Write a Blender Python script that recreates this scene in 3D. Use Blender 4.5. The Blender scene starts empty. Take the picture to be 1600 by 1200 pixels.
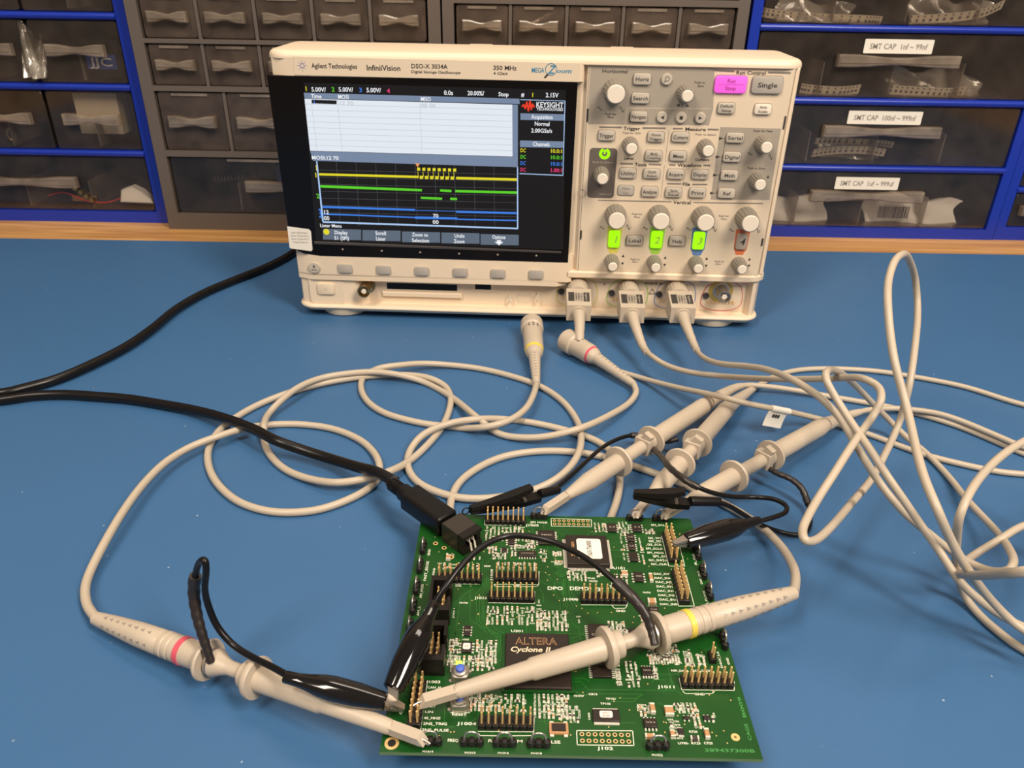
import bpy, math, random
from math import sin, cos, pi, radians, sqrt
from mathutils import Vector, Matrix
random.seed(7)
SCN = bpy.context.scene
COL = SCN.collection
MM = 0.001

# ------------------------------------------------------------------ camera
def look_camera():
    pitch, roll, height = 0.50129, 0.01630, 0.26163
    c, s = cos(pitch), sin(pitch)
    fwd = Vector((0, c, -s)); right = Vector((1, 0, 0)); up = right.cross(fwd)
    r2 = right * cos(roll) + up * sin(roll); u2 = -right * sin(roll) + up * cos(roll)
    m = Matrix((r2, u2, -fwd)).transposed().to_4x4(); m.translation = Vector((0, 0, height))
    cd = bpy.data.cameras.new('camera'); cd.sensor_width = 36; cd.lens = 1204.27 / 1600 * 36
    cd.clip_start = 0.01; cd.clip_end = 20
    cd.dof.use_dof = True; cd.dof.focus_distance = 0.37; cd.dof.aperture_fstop = 30
    o = bpy.data.objects.new('camera', cd); COL.objects.link(o); o.matrix_world = m
    SCN.camera = o
look_camera()
# ------------------------------------------------------------------ light
SCN.view_settings.view_transform = 'Standard'; SCN.view_settings.look = 'None'
SCN.view_settings.exposure = 0.0; SCN.view_settings.gamma = 1.0; SCN.view_settings.use_curve_mapping = False
wd = bpy.data.worlds.new('world'); SCN.world = wd; wd.use_nodes = True
wd.node_tree.nodes['Background'].inputs[0].default_value = (1.0, 0.86, 0.72, 1)
wd.node_tree.nodes['Background'].inputs[1].default_value = 0.17
def area(name, loc, tgt, sx, sy, watts, colr):
    l = bpy.data.lights.new(name, 'AREA'); l.shape = 'RECTANGLE'; l.size = sx; l.size_y = sy
    l.energy = watts; l.color = colr
    o = bpy.data.objects.new(name, l); COL.objects.link(o); o.location = loc
    o.rotation_euler = (Vector(tgt) - Vector(loc)).to_track_quat('-Z', 'Y').to_euler()
WARM = (1.0, 0.87, 0.72)
area('ceiling_light_right', (0.75, -0.40, 1.30), (0.0, 0.45, 0), 0.28, 0.9, 31, WARM)
area('ceiling_light_left', (-0.65, -0.45, 1.45), (0, 0.4, 0), 0.28, 0.9, 20, WARM)
area('ceiling_light_back', (0.15, 0.70, 1.5), (0.0, 0.35, 0), 0.9, 0.25, 6, WARM)
DATA={'keys':[['Horiz',[268.11,190.4,12.17,7.44]],['Search',[268.06,177.65,12.52,7.11]],['Navigate',[268.03,165.01,12.13,7.17]],['Default\nSetup',[329.61,172.13,12.06,7.26]],['Trigger',[245.86,151.38,12.09,7.03]],['Force\nTrigger',[281.76,151.25,12.15,7.02]],['Mode\nCoupling',[281.53,137.8,12.29,7.08]],['Utility',[263.63,124.54,12.34,7.24]],['Quick\nAction',[281.45,124.59,12.42,6.91]],['Analyze',[281.3,111.14,12.23,7.29]],['Cursors',[299.55,151.44,12.44,6.8]],['Meas',[299.42,137.95,12.15,6.96]],['Acquire',[299.22,124.64,12.29,7.01]],['Display',[317.27,124.92,12.36,6.89]],['Save\nRecall',[299.14,111.03,12.21,7.28]],['Print',[316.95,111.26,12.29,7.27]],['Serial',[338.87,151.81,12.58,6.78]],['Digital',[338.68,138.13,12.52,6.94]],['Math',[338.78,124.8,12.55,7.1]],['Ref',[338.67,111.37,12.47,7.04]],['Label',[273.38,72.9,12.48,7.48]],['Help',[306.23,73.33,12.18,7.47]]],
'runkey':[330.37,188.03,22.24,11.47],
'singlekey':[355.82,188.2,21.33,11.35],
'autokey':[355.49,171.97,11.81,7.05],
'wavekey':[263.32,111.35,12.03,7.52],
'roundkeys':[['lens',[285.35,190.55]],['left',[284.76,164.96]],['stop',[298.39,164.95]],['right',[312.07,165.07]]],
'chkeys':[[257.56,73.42,9.37,13.72],[290.34,73.85,9.57,13.94],[322.91,74.03,9.77,14.41],[355.81,74.35,9.01,13.14]],
'bigknobs':[[249.16,182.04],[256.93,92.59],[289.75,92.99],[322.97,92.92],[356.03,93.09]],
'smallknobs':[[298.87,181.51],[263.45,144.94],[318.19,144.64],[244.17,122.98],[359.11,148.05],[359.06,121.43],[256.82,55.57],[290.04,55.78],[322.65,55.98],[356.11,56.21]],
'softkeys':[[44.21,43.65],[75.35,43.5],[106.24,43.35],[137.05,43.21],[167.41,43.05],[197.73,43.16]],
'backkey':[19.34,43.6],
'leds':[[43.74,59.51],[74.91,59.18],[105.49,58.83],[136.33,58.67],[166.91,58.68],[197.4,58.87]],
'dark_txt':[['Horizontal',248.64,195.08,2.34,'c',17.93,0],['Run Control',343.41,195.84,2.33,'c',20.57,0],['Trigger',263.95,156.61,2.29,'c',12.05,0],['Measure',309.81,157,2.29,'c',14.97,0],['Tools',272.74,130.87,2.39,'c',8.79,0],['Waveform',308.74,131.2,2.39,'c',17.49,0],['File',308.04,117.19,2.45,'c',5.75,0],['Vertical',306.59,103.39,2.5,'c',13.2,0],['Push to',308.87,188.8,1.28,'c',7.49,0],['Zero',309.68,186.55,1.28,'c',4.58,0],['Push for',247.8,166.2,1.33,'c',8.34,0],['Fine',247.96,164.05,1.34,'c',4.5,0],['Level',263.56,135.11,1.73,'c',7.01,0],['Cursors',317.48,135.53,1.72,'c',10.44,0],['Push for Fine',358.17,156.83,1.35,'c',13.6,0],['Push to Zero',357.99,130.21,1.41,'c',13.04,0]],
'grey_txt':[['Push for 50%',264.24,153.37,1.26,'c',13.16,0],['Push to Select',317.68,153.52,1.25,'c',15,0],['Push for',273.65,93.54,1.39,'c',8.16,0],['Fine',273.63,91.22,1.39,'c',4.54,0],['Push for',339.47,93.81,1.38,'c',8.09,0],['Fine',339.81,91.5,1.39,'c',4.5,0],['Push to',275.23,57.32,1.41,'c',7.55,0],['Zero',275.17,55.26,1.41,'c',4.64,0],['Push to',341.08,57.47,1.4,'c',7.49,0],['Zero',340.64,55.4,1.41,'c',4.6,0]],
'brand_txt':[['Agilent Technologies',50.17,194.95,3.17,'c',32.55,0],['InfiniiVision',85.07,194.35,3.59,'c',24.2,0],['DSO-X 3034A',117.91,196.03,2.94,'c',25.88,0],['Digital Storage Oscilloscope',122.32,192.32,1.78,'c',35.06,0],['350 MHz',171.28,196,2.94,'c',16.68,0],['4 GSa/s',168.15,192.36,1.9,'c',9.96,0]],
'mega':['MEGA',194.51,194.97,3.15,'c',9,0],
'zoomtxt':[['Z',203.71,195.56,5.45,'c',4.49,0.3],['oom',212.73,194.9,2.93,'c',10.33,0.3]],
'zoomring':[203.71,195.57],
'zoomtail':[[201.58,192.38],[199.63,190.23]],
'spark':[27.23,194.73],
'screen':{'panel':[[26.96,183.44],[214.72,182.16],[218.34,64.39],[22.95,64.92]],
'grey':[[[26.17,176.61],[181.82,175.71],[182.19,172.08],[26.36,172.81]],[[176.82,171.53],[180.82,171.47],[181.48,134.8],[177.51,135.02]],[[26.23,135.38],[181.48,134.8],[181.62,127.28],[27.71,128.33]],[[182.78,165.77],[214.58,165.71],[214.64,161.27],[182.87,161.18]],[[182.84,146.7],[215.01,146.67],[215.06,142.08],[182.93,141.96]]],
'white':[[[26.32,172.51],[176.82,171.53],[177.51,135.02],[26.26,135.69]]],
'black':[[[31.59,172.03],[49.69,171.82],[49.44,169.16],[31.29,169.38]]],
'lines':[[[26.21,168.83],[176.87,168.16]],[[26.21,164.75],[176.92,164.1]],[[26.21,160.64],[176.98,160.01]],[[26.22,156.5],[177.04,155.89]],[[26.22,152.34],[177.1,151.74]],[[26.22,148.14],[177.17,147.57]],[[26.22,143.92],[177.23,143.36]],[[26.23,139.66],[177.29,139.13]],[[31.11,173.35],[31.45,135.97]],[[50.23,172.57],[50.46,135.94]],[[110.08,172.19],[110.07,134.99]]],
'grid':[[[30.23,121.55],[181.39,121.89]],[[29.99,116.24],[181.49,116.62]],[[29.74,110.89],[181.58,111.3]],[[29.49,105.48],[181.68,105.94]],[[29.25,100.03],[181.77,100.52]],[[28.99,94.53],[181.87,95.06]],[[28.74,88.99],[181.97,89.56]],[[45.19,127.96],[43.55,79.02]],[[60.09,128],[58.74,79.06]],[[74.96,128.04],[73.92,79.09]],[[89.81,128.08],[89.07,79.13]],[[104.64,128.11],[104.19,79.17]],[[119.44,128.15],[119.29,79.21]],[[134.22,128.19],[134.37,79.25]],[[148.97,128.23],[149.42,79.29]],[[163.7,128.27],[164.45,79.33]]],
'yellow':[[[31.28,119.17],[106.98,119.1],[106.87,116.69],[31.04,116.91]],[[135.31,119],[181.12,119.01],[181.17,116.45],[135.26,116.43]],[[106.11,125.14],[108.37,125.2],[108.24,122.01],[105.97,121.96]],[[109.99,125.14],[112.25,125.2],[112.12,122.01],[109.85,121.96]],[[113.86,125.14],[116.12,125.19],[116,122.01],[113.73,121.96]],[[117.73,125.14],[119.98,125.19],[119.88,122.01],[117.61,121.95]],[[121.59,125.14],[123.85,125.19],[123.75,122.01],[121.49,121.95]],[[125.46,125.13],[127.71,125.19],[127.63,122.01],[125.37,121.95]],[[129.32,125.13],[131.58,125.19],[131.5,122.01],[129.24,121.95]],[[133.19,125.13],[135.44,125.19],[135.37,122.01],[133.11,121.95]],[[107.79,119.12],[110.39,119.19],[110.26,115.97],[107.65,115.91]],[[111.68,119.12],[114.28,119.19],[114.16,115.97],[111.55,115.91]],[[115.57,119.12],[118.16,119.19],[118.05,115.97],[115.45,115.91]],[[119.46,119.12],[122.05,119.19],[121.95,115.97],[119.35,115.91]],[[123.34,119.12],[125.94,119.19],[125.84,115.97],[123.25,115.91]],[[127.23,119.12],[129.82,119.19],[129.74,115.97],[127.14,115.91]],[[131.11,119.12],[133.7,119.19],[133.63,115.97],[131.03,115.91]]],
'green':[[[31.16,110.27],[108.99,109.14],[108.89,106.52],[31.01,107.33]],[[107.93,103.22],[124.17,102.98],[124.1,100.51],[107.82,100.74]],[[122.88,109.33],[131.52,109.06],[131.46,106.45],[122.8,106.72]],[[130.4,103.14],[135.64,103.11],[135.59,100.48],[130.34,100.5]],[[134.46,109.13],[181.29,109.19],[181.34,106.42],[134.41,106.52]]],
'blue':[[[31.3,94.26],[103.05,93.64],[102.93,91.13],[31,91.4]],[[134.79,93.15],[181.25,93.22],[181.29,90.54],[134.73,90.47]],[[31.02,88.37],[102.76,87.42],[102.68,85.73],[30.83,86.51]],[[103.01,92.81],[135.11,92.82],[135.1,92.15],[102.98,92.14]],[[102.78,87.76],[135.68,87.97],[135.62,84.93],[102.64,84.72]],[[134.99,86.94],[181.35,87.19],[181.38,85.5],[134.96,85.25]]],
'paleframe':[[[30.03,82.07],[182.45,80.95],[182.47,79.76],[30.22,80.7]],[[29.95,128.07],[30.93,128.09],[30.99,81.58],[29.67,81.89]],[[180.98,127.27],[181.78,127.29],[182.8,80.11],[181.8,80.08]],[[182.59,175.3],[214.45,175.08],[214.47,174.65],[182.6,174.86]],[[214.15,174.93],[214.76,174.94],[215.69,121.78],[215.18,122.4]],[[182.98,122.88],[215.34,122.41],[215.37,121.77],[182.99,122.25]]],
'skeys':[[[29.72,75.89],[59.81,76.03],[59.14,67.52],[28.82,67.19]],[[60.82,75.88],[90.81,76.03],[90.34,67.53],[60.13,67.2]],[[91.96,75.54],[121.86,75.69],[121.6,67.2],[91.49,66.87]],[[122.86,75.54],[152.67,75.68],[152.62,67.21],[122.61,66.88]],[[153.5,75.19],[183.22,75.34],[183.38,66.87],[153.46,66.54]]],
't_white':[['5.00V/',37.33,179.02,3.2,'c',10.59,0],['5.00V/',57.08,179.41,3.2,'c',10.56,0],['5.00V/',77.2,179.38,3.19,'c',10.53,0],['0.0s',130.99,178.73,3.19,'c',6.46,0],['20.00%/',150.66,178.84,3.18,'c',11.97,0],['Stop',170.44,178.52,2.89,'c',7.35,0],['2.15V',205.13,178.65,3.17,'c',9.15,0],['#',184.21,178.51,2.89,'c',2.14,0],['Time',35.13,174.45,2.93,'c',7.51,0],['MOSI',54.76,174.42,2.93,'c',7.8,0],['MISO',114.49,174.04,2.92,'c',7.43,0],['MOSI:12 70',37.04,130.76,2.84,'c',20.44,0],['Acquisition',198.46,163.59,2.96,'c',15.46,0],['Normal',198.61,158.83,2.99,'c',10.86,0],['2.00GSa/s',198.46,154.03,3.01,'c',15.27,0],['Channels',198.46,144.46,3.06,'c',12.57,0],['12',33.46,89.28,3.38,'c',4.36,0],['00',33.48,84.54,3.41,'c',4.38,0],['70',118.77,88.7,3.03,'c',4.32,0],['00',118.61,83.79,3.06,'c',4.67,0],['Lister Menu',36.09,78.64,2.75,'c',16.92,0],['Display',43.69,73.34,3.12,'c',10.53,0],['S1 (SPI)',43.79,68.83,3.14,'c',11.59,0],['Scroll',75,73.69,3.11,'c',8.45,0],['Lister',74.86,69.18,3.14,'c',7.81,0],['Zoom to',105.99,73.35,3.11,'c',12.47,0],['Selection',106.12,68.67,3.13,'c',13.53,0],['Undo',136.9,73.35,3.1,'c',8.06,0],['Zoom',136.65,68.84,3.13,'c',8.42,0],['Options',167.72,73.18,3.1,'c',10.37,0],['KEYSIGHT',203.7,172.09,3.79,'c',19.63,0],['TECHNOLOGIES',203.82,169.02,2.05,'c',19.06,0]],
't_grey':[['12 70',56.4,170.05,2.66,'c',10.64,0],['00 00',116.19,169.82,2.65,'c',10.57,0]],
't_yellow':[['1',27.9,179.41,3.2,'c',1.4,0],['1',190.94,178.51,2.89,'c',1.37,0],['DC',185.19,139.69,2.78,'c',4.11,0],['10.0:1',209.5,139.8,2.77,'c',8.82,0],['1',29.26,123.12,4.16,'c',1.31,0],['1',28.19,117.81,3.55,'c',1.64,0]],
't_green':[['2',47.77,179.37,3.2,'c',2.18,0],['DC',185.29,135.05,2.8,'c',4.12,0],['10.0:1',209.69,135.15,2.8,'c',8.85,0],['2',28.44,101.83,3.65,'c',2.33,0]],
't_blue':[['1',32.82,170.44,2.36,'c',1.41,0],['3',67.61,179.33,3.19,'c',2.17,0],['DC',185.39,130.36,2.82,'c',4.14,0],['10.0:1',209.89,130.48,2.82,'c',8.89,0],['3',28.67,88.3,7.45,'c',2.02,0]],
't_pink':[['4',87.85,179.16,3.19,'c',2.17,0],['DC',185.49,125.64,2.84,'c',4.16,0],['1.00:1',210.08,125.76,2.84,'c',8.92,0]],
'logo':[[[183.92,170.51],[185.12,171.7],[186.11,169.09],[187.23,173.5],[188.45,167.66],[189.51,174.42],[190.59,168.59],[191.42,172.13],[192.54,170.39]]],
'arrows':[[106.49,126.26]],
'knobico':[[32.19,73.54]],
'optarrow':[[167.91,68.69]]},
'zones':[[[231.54,197.87],[317.9,197.97],[320.58,171.23],[319.06,159.91],[232.07,158.83],[231.3,176.46]]],
'zone_search':[[327.43,158.85],[370.93,158.77],[371.62,107.02],[327.74,106.11]],
'zone_entry':[[234.21,141.97],[254.52,142.44],[255.22,105.36],[234.25,105.16]],
'navsplit':[[259.94,170.66],[318.76,171.39],[258.76,159.41],[259.4,170.65]],
'bars':[[[317.83,197],[331.32,196.58],1.2],[[355.61,196.27],[370.53,196.27],1.2],[[240.62,156.93],[256.26,157.07],1.2],[[271.89,156.99],[288.01,157.14],1.2],[[293.93,157.07],[300.36,157.1],1.2],[[318.91,157.1],[326.09,157.05],1.2],[[257.84,131.17],[266.66,131.17],1.2],[[278.99,131.14],[287.56,131.12],1.2],[[294.15,131.17],[297.99,131.16],1.2],[[319.34,131.35],[323.72,131.34],1.2],[[294.05,117.17],[304.03,117.31],1.2],[[312.93,117.09],[323.44,117.24],1.2],[[243.18,103.34],[298.36,103.63],0.8],[[315.21,103.5],[367.11,104.07],0.8],[[290.8,156.16],[290.62,133.26],0.25],[[290.37,130.54],[290.18,106.61],0.25]],
'entryled':[245.53,138.13],
'entrytxt':[['Push to Select',244.55,131.94,1.31,'c',15.2,0],['Summary',248.13,108.36,1.24,'c',9.21,0]],
'tracks':[[329.43,150.95],[329.05,137.75],[328.85,124.46],[328.52,110.99]],
'wig':[[239.57,169.95],[255.61,169.63],[351.51,140.62],[366.92,138.69],[247.59,82.01],[267.68,83.07],[281,82.43],[300.52,83.22],[314.27,82.84],[333.73,83.38],[346.99,82.74],[366.86,83.29]],
'tri':[[265.69,59.81],[265.74,53.22],[298.72,59.47],[298.91,53.14],[331.08,59.64],[331.43,53.32],[364.28,60.09],[364.71,54.32],[367.55,124.27],[295.33,173.3],[302.17,173.01]],
'plate':[[21.48,200.86],[223.95,200.2],[223.92,187.59],[20.7,188.3]],
'bezel':[[0.62,187.9],[222.92,186.58],[222.5,53.79],[24.84,53.64],[6.46,58.08]],
'bezin':[[24.77,183.65],[217.09,182.48],[217.07,62.07],[21.62,63.44]],
'sticker':[[1.67,77.11],[19.96,74.52],[19.26,57.56],[1.41,58.82]],
'power':[26.43,25.11,14.04,9.82],
'caltest':[58.94,26.14],
'usb':[154.55,28.18,13.09,5.61],
'slot':[104.24,25.72,57.94,6.45],
'bnc4':[347.79,30.9],
'gnd4':[336.23,25.62],
'plugs':[[230.99,28.07],[271.97,26.75],[310.29,28.54]],
'recess':[[232.22,24.55],[273.69,25.86],[311.82,27.07],[349.74,28.27]],
'demo':[[176.98,19.27],[200,21.13],[188.56,17.95]],
'cables':{'pink':[[84.6,471.2,5],[85.3,462.1,4],[79.8,449.6,3],[61.9,424.1,7],[43.9,404.8,10],[24.1,399.3,7],[8.4,401.4,4],[-7.5,408.1,2.2],[-22.1,419.8,7],[-41.1,454,2.2],[-62.9,475,2.2],[-80.8,475.9,7],[-99.2,479.1,7],[-116.6,475.6,7],[-130.9,469.5,7],[-142.8,455.3,8],[-151.1,437.7,7],[-156.4,425.3,4],[-152.4,401.9,8],[-150.8,395,2.2],[-141.3,378,2.2],[-128.3,364.6,2.2],[-110.9,353.9,4],[-94.9,347.7,7],[-81.4,351.7,7],[-69.6,356.8,8],[-59.7,377,2.2],[-51.9,392.3,2.2],[-44.1,414.6,2.2],[-41,436.9,2.2],[-41.5,454,2.2],[-46.7,469.1,2.2],[-57.6,476.6,4],[-72.9,482.7,3],[-90.9,482.1,3],[-112.6,476.6,3],[-133.1,467.5,3],[-151.8,454.2,3],[-168.7,437.8,2.2],[-179.1,418.1,2.2],[-182.8,402.8,2.2],[-181.2,383.6,2.2],[-173.1,364,2.2],[-161.3,347.7,2.2],[-146.5,334.7,2.2],[-130.7,327.9,2.2],[-116.6,326.7,2.2],[-102,329.8,2.2],[-86.8,340.3,2.2],[-78.1,351.2,2.2],[-75.5,362.3,2.2],[-77.4,374,3],[-84.4,388.5,2.2],[-94.1,399.6,2.2],[-112.3,410.9,2.2],[-133.6,415.6,2.2],[-153.5,414.3,2.2],[-165.1,401.7,7],[-177,391,8],[-189.1,381.6,7],[-197.8,365.4,7],[-201.6,344.2,7],[-202,321.6,7],[-200.9,297.3,6],[-199.3,276.6,4],[-196.2,266,4],[-190.4,256,4],[-181.8,247.1,5]],
'yellow':[[16.9,468.9,5],[14.2,447.3,8],[8.5,427,9],[-1.6,413.3,9],[-15.5,406.9,8],[-29.9,414.2,2.2],[-40.2,416.2,2.2],[-52.6,418.1,2.2],[-67.5,423.2,2.2],[-83.2,431.5,2.2],[-96,445.2,2.2],[-104.2,464.4,2.2],[-104.9,481.2,2.2],[-94.8,480.3,9],[-82,485.7,9],[-65,495.1,6],[-46.9,499.5,3],[-23.4,495.8,2.2],[-0.1,484.8,2.2],[20.1,470.4,2.2],[34.7,449.5,2.2],[42.5,425,2.2],[42.5,393.4,7],[37.1,371.3,8],[26.1,354.7,7],[11.6,347,4],[-6,343.1,2.2],[-23.5,340.4,3],[-38.1,345.7,2.2],[-51.6,354.9,2.2],[-59.5,369.1,2.2],[-61,387.1,2.2],[-54.5,399.3,6],[-39.7,411.5,7],[-21.9,415.9,8],[-3.8,425.9,2.2],[16.8,421.1,2.2],[36.8,412.5,2.2],[52.1,402.6,2.2],[60.7,390,2.2],[63.2,373.9,2.2],[61.8,355,2.2],[55.6,331.7,2.2],[43.7,305.4,2.2],[20.3,288.2,2.2],[-11.2,292.1,2.2],[-28,313.6,2.2],[-32.4,332.2,2.2],[-29.8,354.3,2.2],[-19.7,370.3,2.2],[-5,382.6,2.2],[12.3,388.6,2.2],[31.7,389.8,2.2],[50.7,386.3,2.2],[65.3,379.2,2.2],[79.3,371.1,2.2],[92.7,362,2.2],[108.3,349.1,2.2],[117.1,340.6,2.2],[125,330.8,3],[131.3,317.3,5],[135.1,303.4,7],[134.6,285.9,12],[130.9,267.8,18],[124.7,252.5,22]],
'c1':[[50.4,516.7,12],[56.4,511.1,8],[70.1,501.6,2.5],[91.3,485.5,2.5],[111.9,454,12],[123.6,433.1,20],[133.8,418.1,25],[144.8,413.8,24],[162.3,416.6,19],[179.8,423.4,12],[205.9,424,5],[226.3,415.5,2],[244.8,398.5,2],[253.4,391.7,2],[271.9,382.1,2],[287.6,376,2],[301.4,373.8,2],[323.2,372.4,2],[359.4,376,2],[398.7,404.5,2],[409.6,431.2,2],[383.5,442.5,2],[348.6,455.7,2],[321.7,480,2],[293.8,493.4,2],[267.4,502.4,2],[235.6,505.3,2],[211.1,502.5,2],[192.1,493.8,2],[173.7,477.4,2.2]],
'c2':[[96.4,510,14],[99.4,493.5,16],[107.1,479.8,16],[118.9,462.1,20],[133.9,445.9,26],[153,406.9,45],[167.9,364.8,68],[171.5,351.4,76],[173.2,335.3,84],[177,327.6,84],[175.3,318.6,82],[171.5,314.8,75],[163.3,306.1,71],[154.2,295.3,68],[143.9,283,63],[135.4,273.5,58],[126.8,261.6,56],[122.5,254.3,55],[121.3,248.1,55],[126.1,250.6,52],[143,270.8,44],[163.3,296.7,38],[181.8,318.7,36],[194.5,334.9,42],[205.9,350.7,50],[206.6,352.6,70],[214.8,372.3,85],[226.7,401.4,95],[223.8,406.8,110],[211.3,395.5,125],[196,374.2,135],[187.4,363.4,135],[181.3,352.6,130],[175.1,336.3,125],[174,324.5,114],[173.4,311.6,104],[177,299,89],[169.2,261.7,80],[169,244.5,74],[177.4,242,60],[188.6,240.2,45],[207.1,241.8,25],[217.1,236.2,18],[226.1,225.9,20],[243.3,234,30],[263.8,273.8,30],[267.4,300.7,25],[249.8,297.3,25],[235,290.1,22],[226.9,289.3,15],[215.8,282,14],[200.9,263.5,25],[184.7,233.9,50],[172.3,207.1,75],[169.5,194.1,88],[197.9,207.8,80],[282.2,289.5,40],[336.2,371.1,5],[314,395.6,2],[308.9,402.5,2],[300.3,414,2],[288.7,427.5,2],[266.6,443.8,2],[251.1,451.7,2],[235.9,457.3,2],[220,462,2.5],[199.3,466.8,4],[177.4,468.8,6],[158.7,466.4,8]],
'c3':[[132.6,503.1,18],[130.1,473.7,26],[129.8,451.2,34],[132.3,431.2,42],[139.2,409.5,52],[141.9,379.9,65],[144,347.7,76],[151.3,330.8,76],[159.1,322.7,70],[163.3,313.7,64],[167.1,304.2,58],[174.6,300.3,48],[180.2,292.9,42],[187,288.2,36],[195.9,284.6,30],[206.6,283.4,22],[213.9,280.5,18],[218.5,275,18],[218.9,265.4,24],[220.3,260.1,30],[224.1,264,31],[229.7,275.2,28],[246.6,309.6,12],[250.9,343.2,6],[255.4,371.8,2],[252.4,395.1,3],[246.1,403.9,6],[241.2,415.5,9],[229,413.9,20],[210,406.4,38],[189.4,384,58],[172.4,361.6,74],[160,344.3,84],[152.5,332.4,88],[152,328.2,86],[155.7,322.7,80],[160.6,311.9,73],[164.5,296.1,68],[168.7,285.1,62],[175.2,278.9,54],[183.3,274.9,44],[190,266.3,36],[197.1,254.4,27],[206.9,248.7,20],[214.7,245.4,16],[220.8,241,15],[236.7,235.1,14],[267.2,255.8,20],[285.3,289.5,40],[278.1,313.2,60],[265.8,321.1,65],[240.1,305.4,68],[225.6,295.3,68],[210.1,282.2,67],[195.7,267.2,66],[189.4,259.4,60],[194.3,263.1,45],[201.5,268.1,28],[209.5,271.9,12],[213.7,269.1,4],[216.1,261.1,2],[218.7,252.2,2],[224.7,240.3,2],[239.8,228.8,2],[291,254.9,2],[352,339.7,2],[344.5,382.2,2],[313.2,396.6,6],[304.2,408.6,6],[289.6,427.3,6],[279.2,435.8,6],[264,440.3,6],[251.1,443.2,5],[236.6,439.4,6],[223.1,432.4,7],[209.1,423.1,8]],
'usb':[[-686,413.3,4],[-529.3,418.3,4],[-412.2,425.3,4],[-336.5,436.8,4],[-319.1,443.4,4],[-299,445.8,4],[-276.8,443.9,4],[-254.3,441.2,4],[-230.6,435.2,4],[-206.3,426.9,5],[-179.6,410.8,9],[-153.1,391,13],[-138,378.6,14],[-122.8,375.6,10],[-102.8,368.6,8],[-85.3,355.6,12],[-72.9,346.8,15],[-62.1,339.6,14]],
'power':[[-771.3,481.7,4],[-569.1,460,4],[-426.7,445,4],[-341.5,445.2,4],[-329.1,453.6,4],[-314.4,466.9,4],[-300.2,492.6,4],[-289.5,520.5,4],[-283.8,553.1,4],[-280.6,590.3,4],[-270,627.6,4],[-252.7,660.9,4],[-235.4,692,4],[-222.8,725.2,4],[-213.5,765.1,4]],
'g1':[[-117.6,214.3,16],[-119.5,216.9,22],[-121.4,219.5,28],[-123.2,222.7,34],[-124,226,42],[-121.4,226,52],[-117.4,223.7,60],[-114.7,221.9,62],[-114.7,221.4,58],[-117.1,221.6,48],[-117.1,221.3,40],[-114.4,219.4,30],[-108,215.9,24],[-97.1,209.2,24],[-89.2,203.9,26],[-82.2,198.7,28]],
'g2':[[57,213.9,30],[56.1,218.5,33],[53.7,222.6,38],[48.3,228.1,42],[40,236.3,45],[32.8,243.8,46],[25.3,250.3,46],[17.4,255.4,46],[7.9,258.1,46],[-1.7,257.8,46],[-11,251.4,46],[-19.8,240.9,44],[-25.7,232.8,40],[-29.9,228.3,35]],
'g3':[[82.7,377,14],[83.4,356.6,22],[83.5,336.6,29],[86.6,323.8,32],[92.1,318.2,31],[101.6,317.4,27],[114.5,320.6,22],[127,323.1,20],[135.4,319,22],[139.7,313.9,22],[138.1,308.6,22],[131.1,304.4,22],[122.2,300.7,22]],
'g4':[[100.3,390.3,12],[93.2,391.9,9],[86.9,399.2,6],[75.1,400,8],[64.5,393.8,9],[53.6,382.2,10],[42.9,365.8,11],[32.8,350.3,12],[24.3,336.7,14],[16,326.8,17]],
'g5':[[146.7,360.3,12],[149.7,356.1,12],[155.5,351.3,12],[160.1,345.9,10],[162.1,340.8,6],[161.4,330.7,3],[156.6,319.5,2],[149.5,315.2,2],[139.8,316.9,3],[127.9,314.2,10],[117.8,311.6,18],[110,310,24],[103.7,309.5,27]]},
'probes':[[[-28.1,177.2,21],[-181.1,246.1,6]],[[-32.7,190.5,24],[123.6,250,24]],[[16.5,308.5,20],[126.8,432.2,13]],[[62.4,306.7,20],[140.8,431.1,12]],[[76.5,306.5,20],[194.4,409.2,12]]],
'bncs':[[[14.9,557.6,9.5],[16.1,507.5,8.5],[16.9,468.9,5]],[[42.2,529.3,9.5],[60.6,505,8.5],[84.6,471.2,5]]],
'clips':{'c1':[[-82.3,197,29],[-43.9,190.5,24],[-38.1,191.4,20]],
'c2':[[-29.3,228.3,36],[-42.4,195.1,25],[-41.9,191.3,20]],
'c3':[[123.1,301.7,22],[83,284.9,22],[76.6,280.6,24]],
'cA':[[-19.7,306.1,22],[4.9,315.6,22],[15.3,325.5,18],[25.5,333.7,15]],
'cB':[[60.4,305.3,34],[81.8,302.3,34],[88.1,304.4,31],[104.3,309.5,27]]},
'tag':[[165.6,417.6,18],[177.1,423.3,13]],
'usbplug':[[-64,338.7,15],[-57.5,331.8,16],[-25,294.4,20.5]],
'pcb':{'qfp':[81.52,106.44,19.57,20.44],
'fpga':[56.81,40.79,26.57,27.98],
'qfplabel':[82.24,106.78,11.55,14.11],
'soic':[[62.58,116.91,8.11,11.9],[53.16,104.79,8.48,3.6],[42.2,107.42,2.44,3.19],[45.49,113.29,3.09,3.75],[95.21,125.28,4.46,5.94],[107.64,125.64,4.46,5.95],[103.67,118,3.45,5.26],[103.38,111.42,3.21,5.1],[103.31,104.15,3.88,5.82],[103.92,90.57,4.1,5.87],[107.72,70.12,4.17,3.93],[27.72,56.64,2.76,5.27],[28.03,47.69,4.16,5.33],[100.06,37.21,4.05,4.02],[97.92,13.38,4.78,3.78],[108.62,10.17,2.24,2.56],[111.84,16.1,2.54,1.3],[119.34,16.32,2.29,1.78],[81.89,16.25,9.89,5.03],[97.14,57.76,3.77,2.83]],
'tsop':[[81.95,57.6,5.64,8.48],[82.43,37.77,6.48,21.15]],
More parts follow.
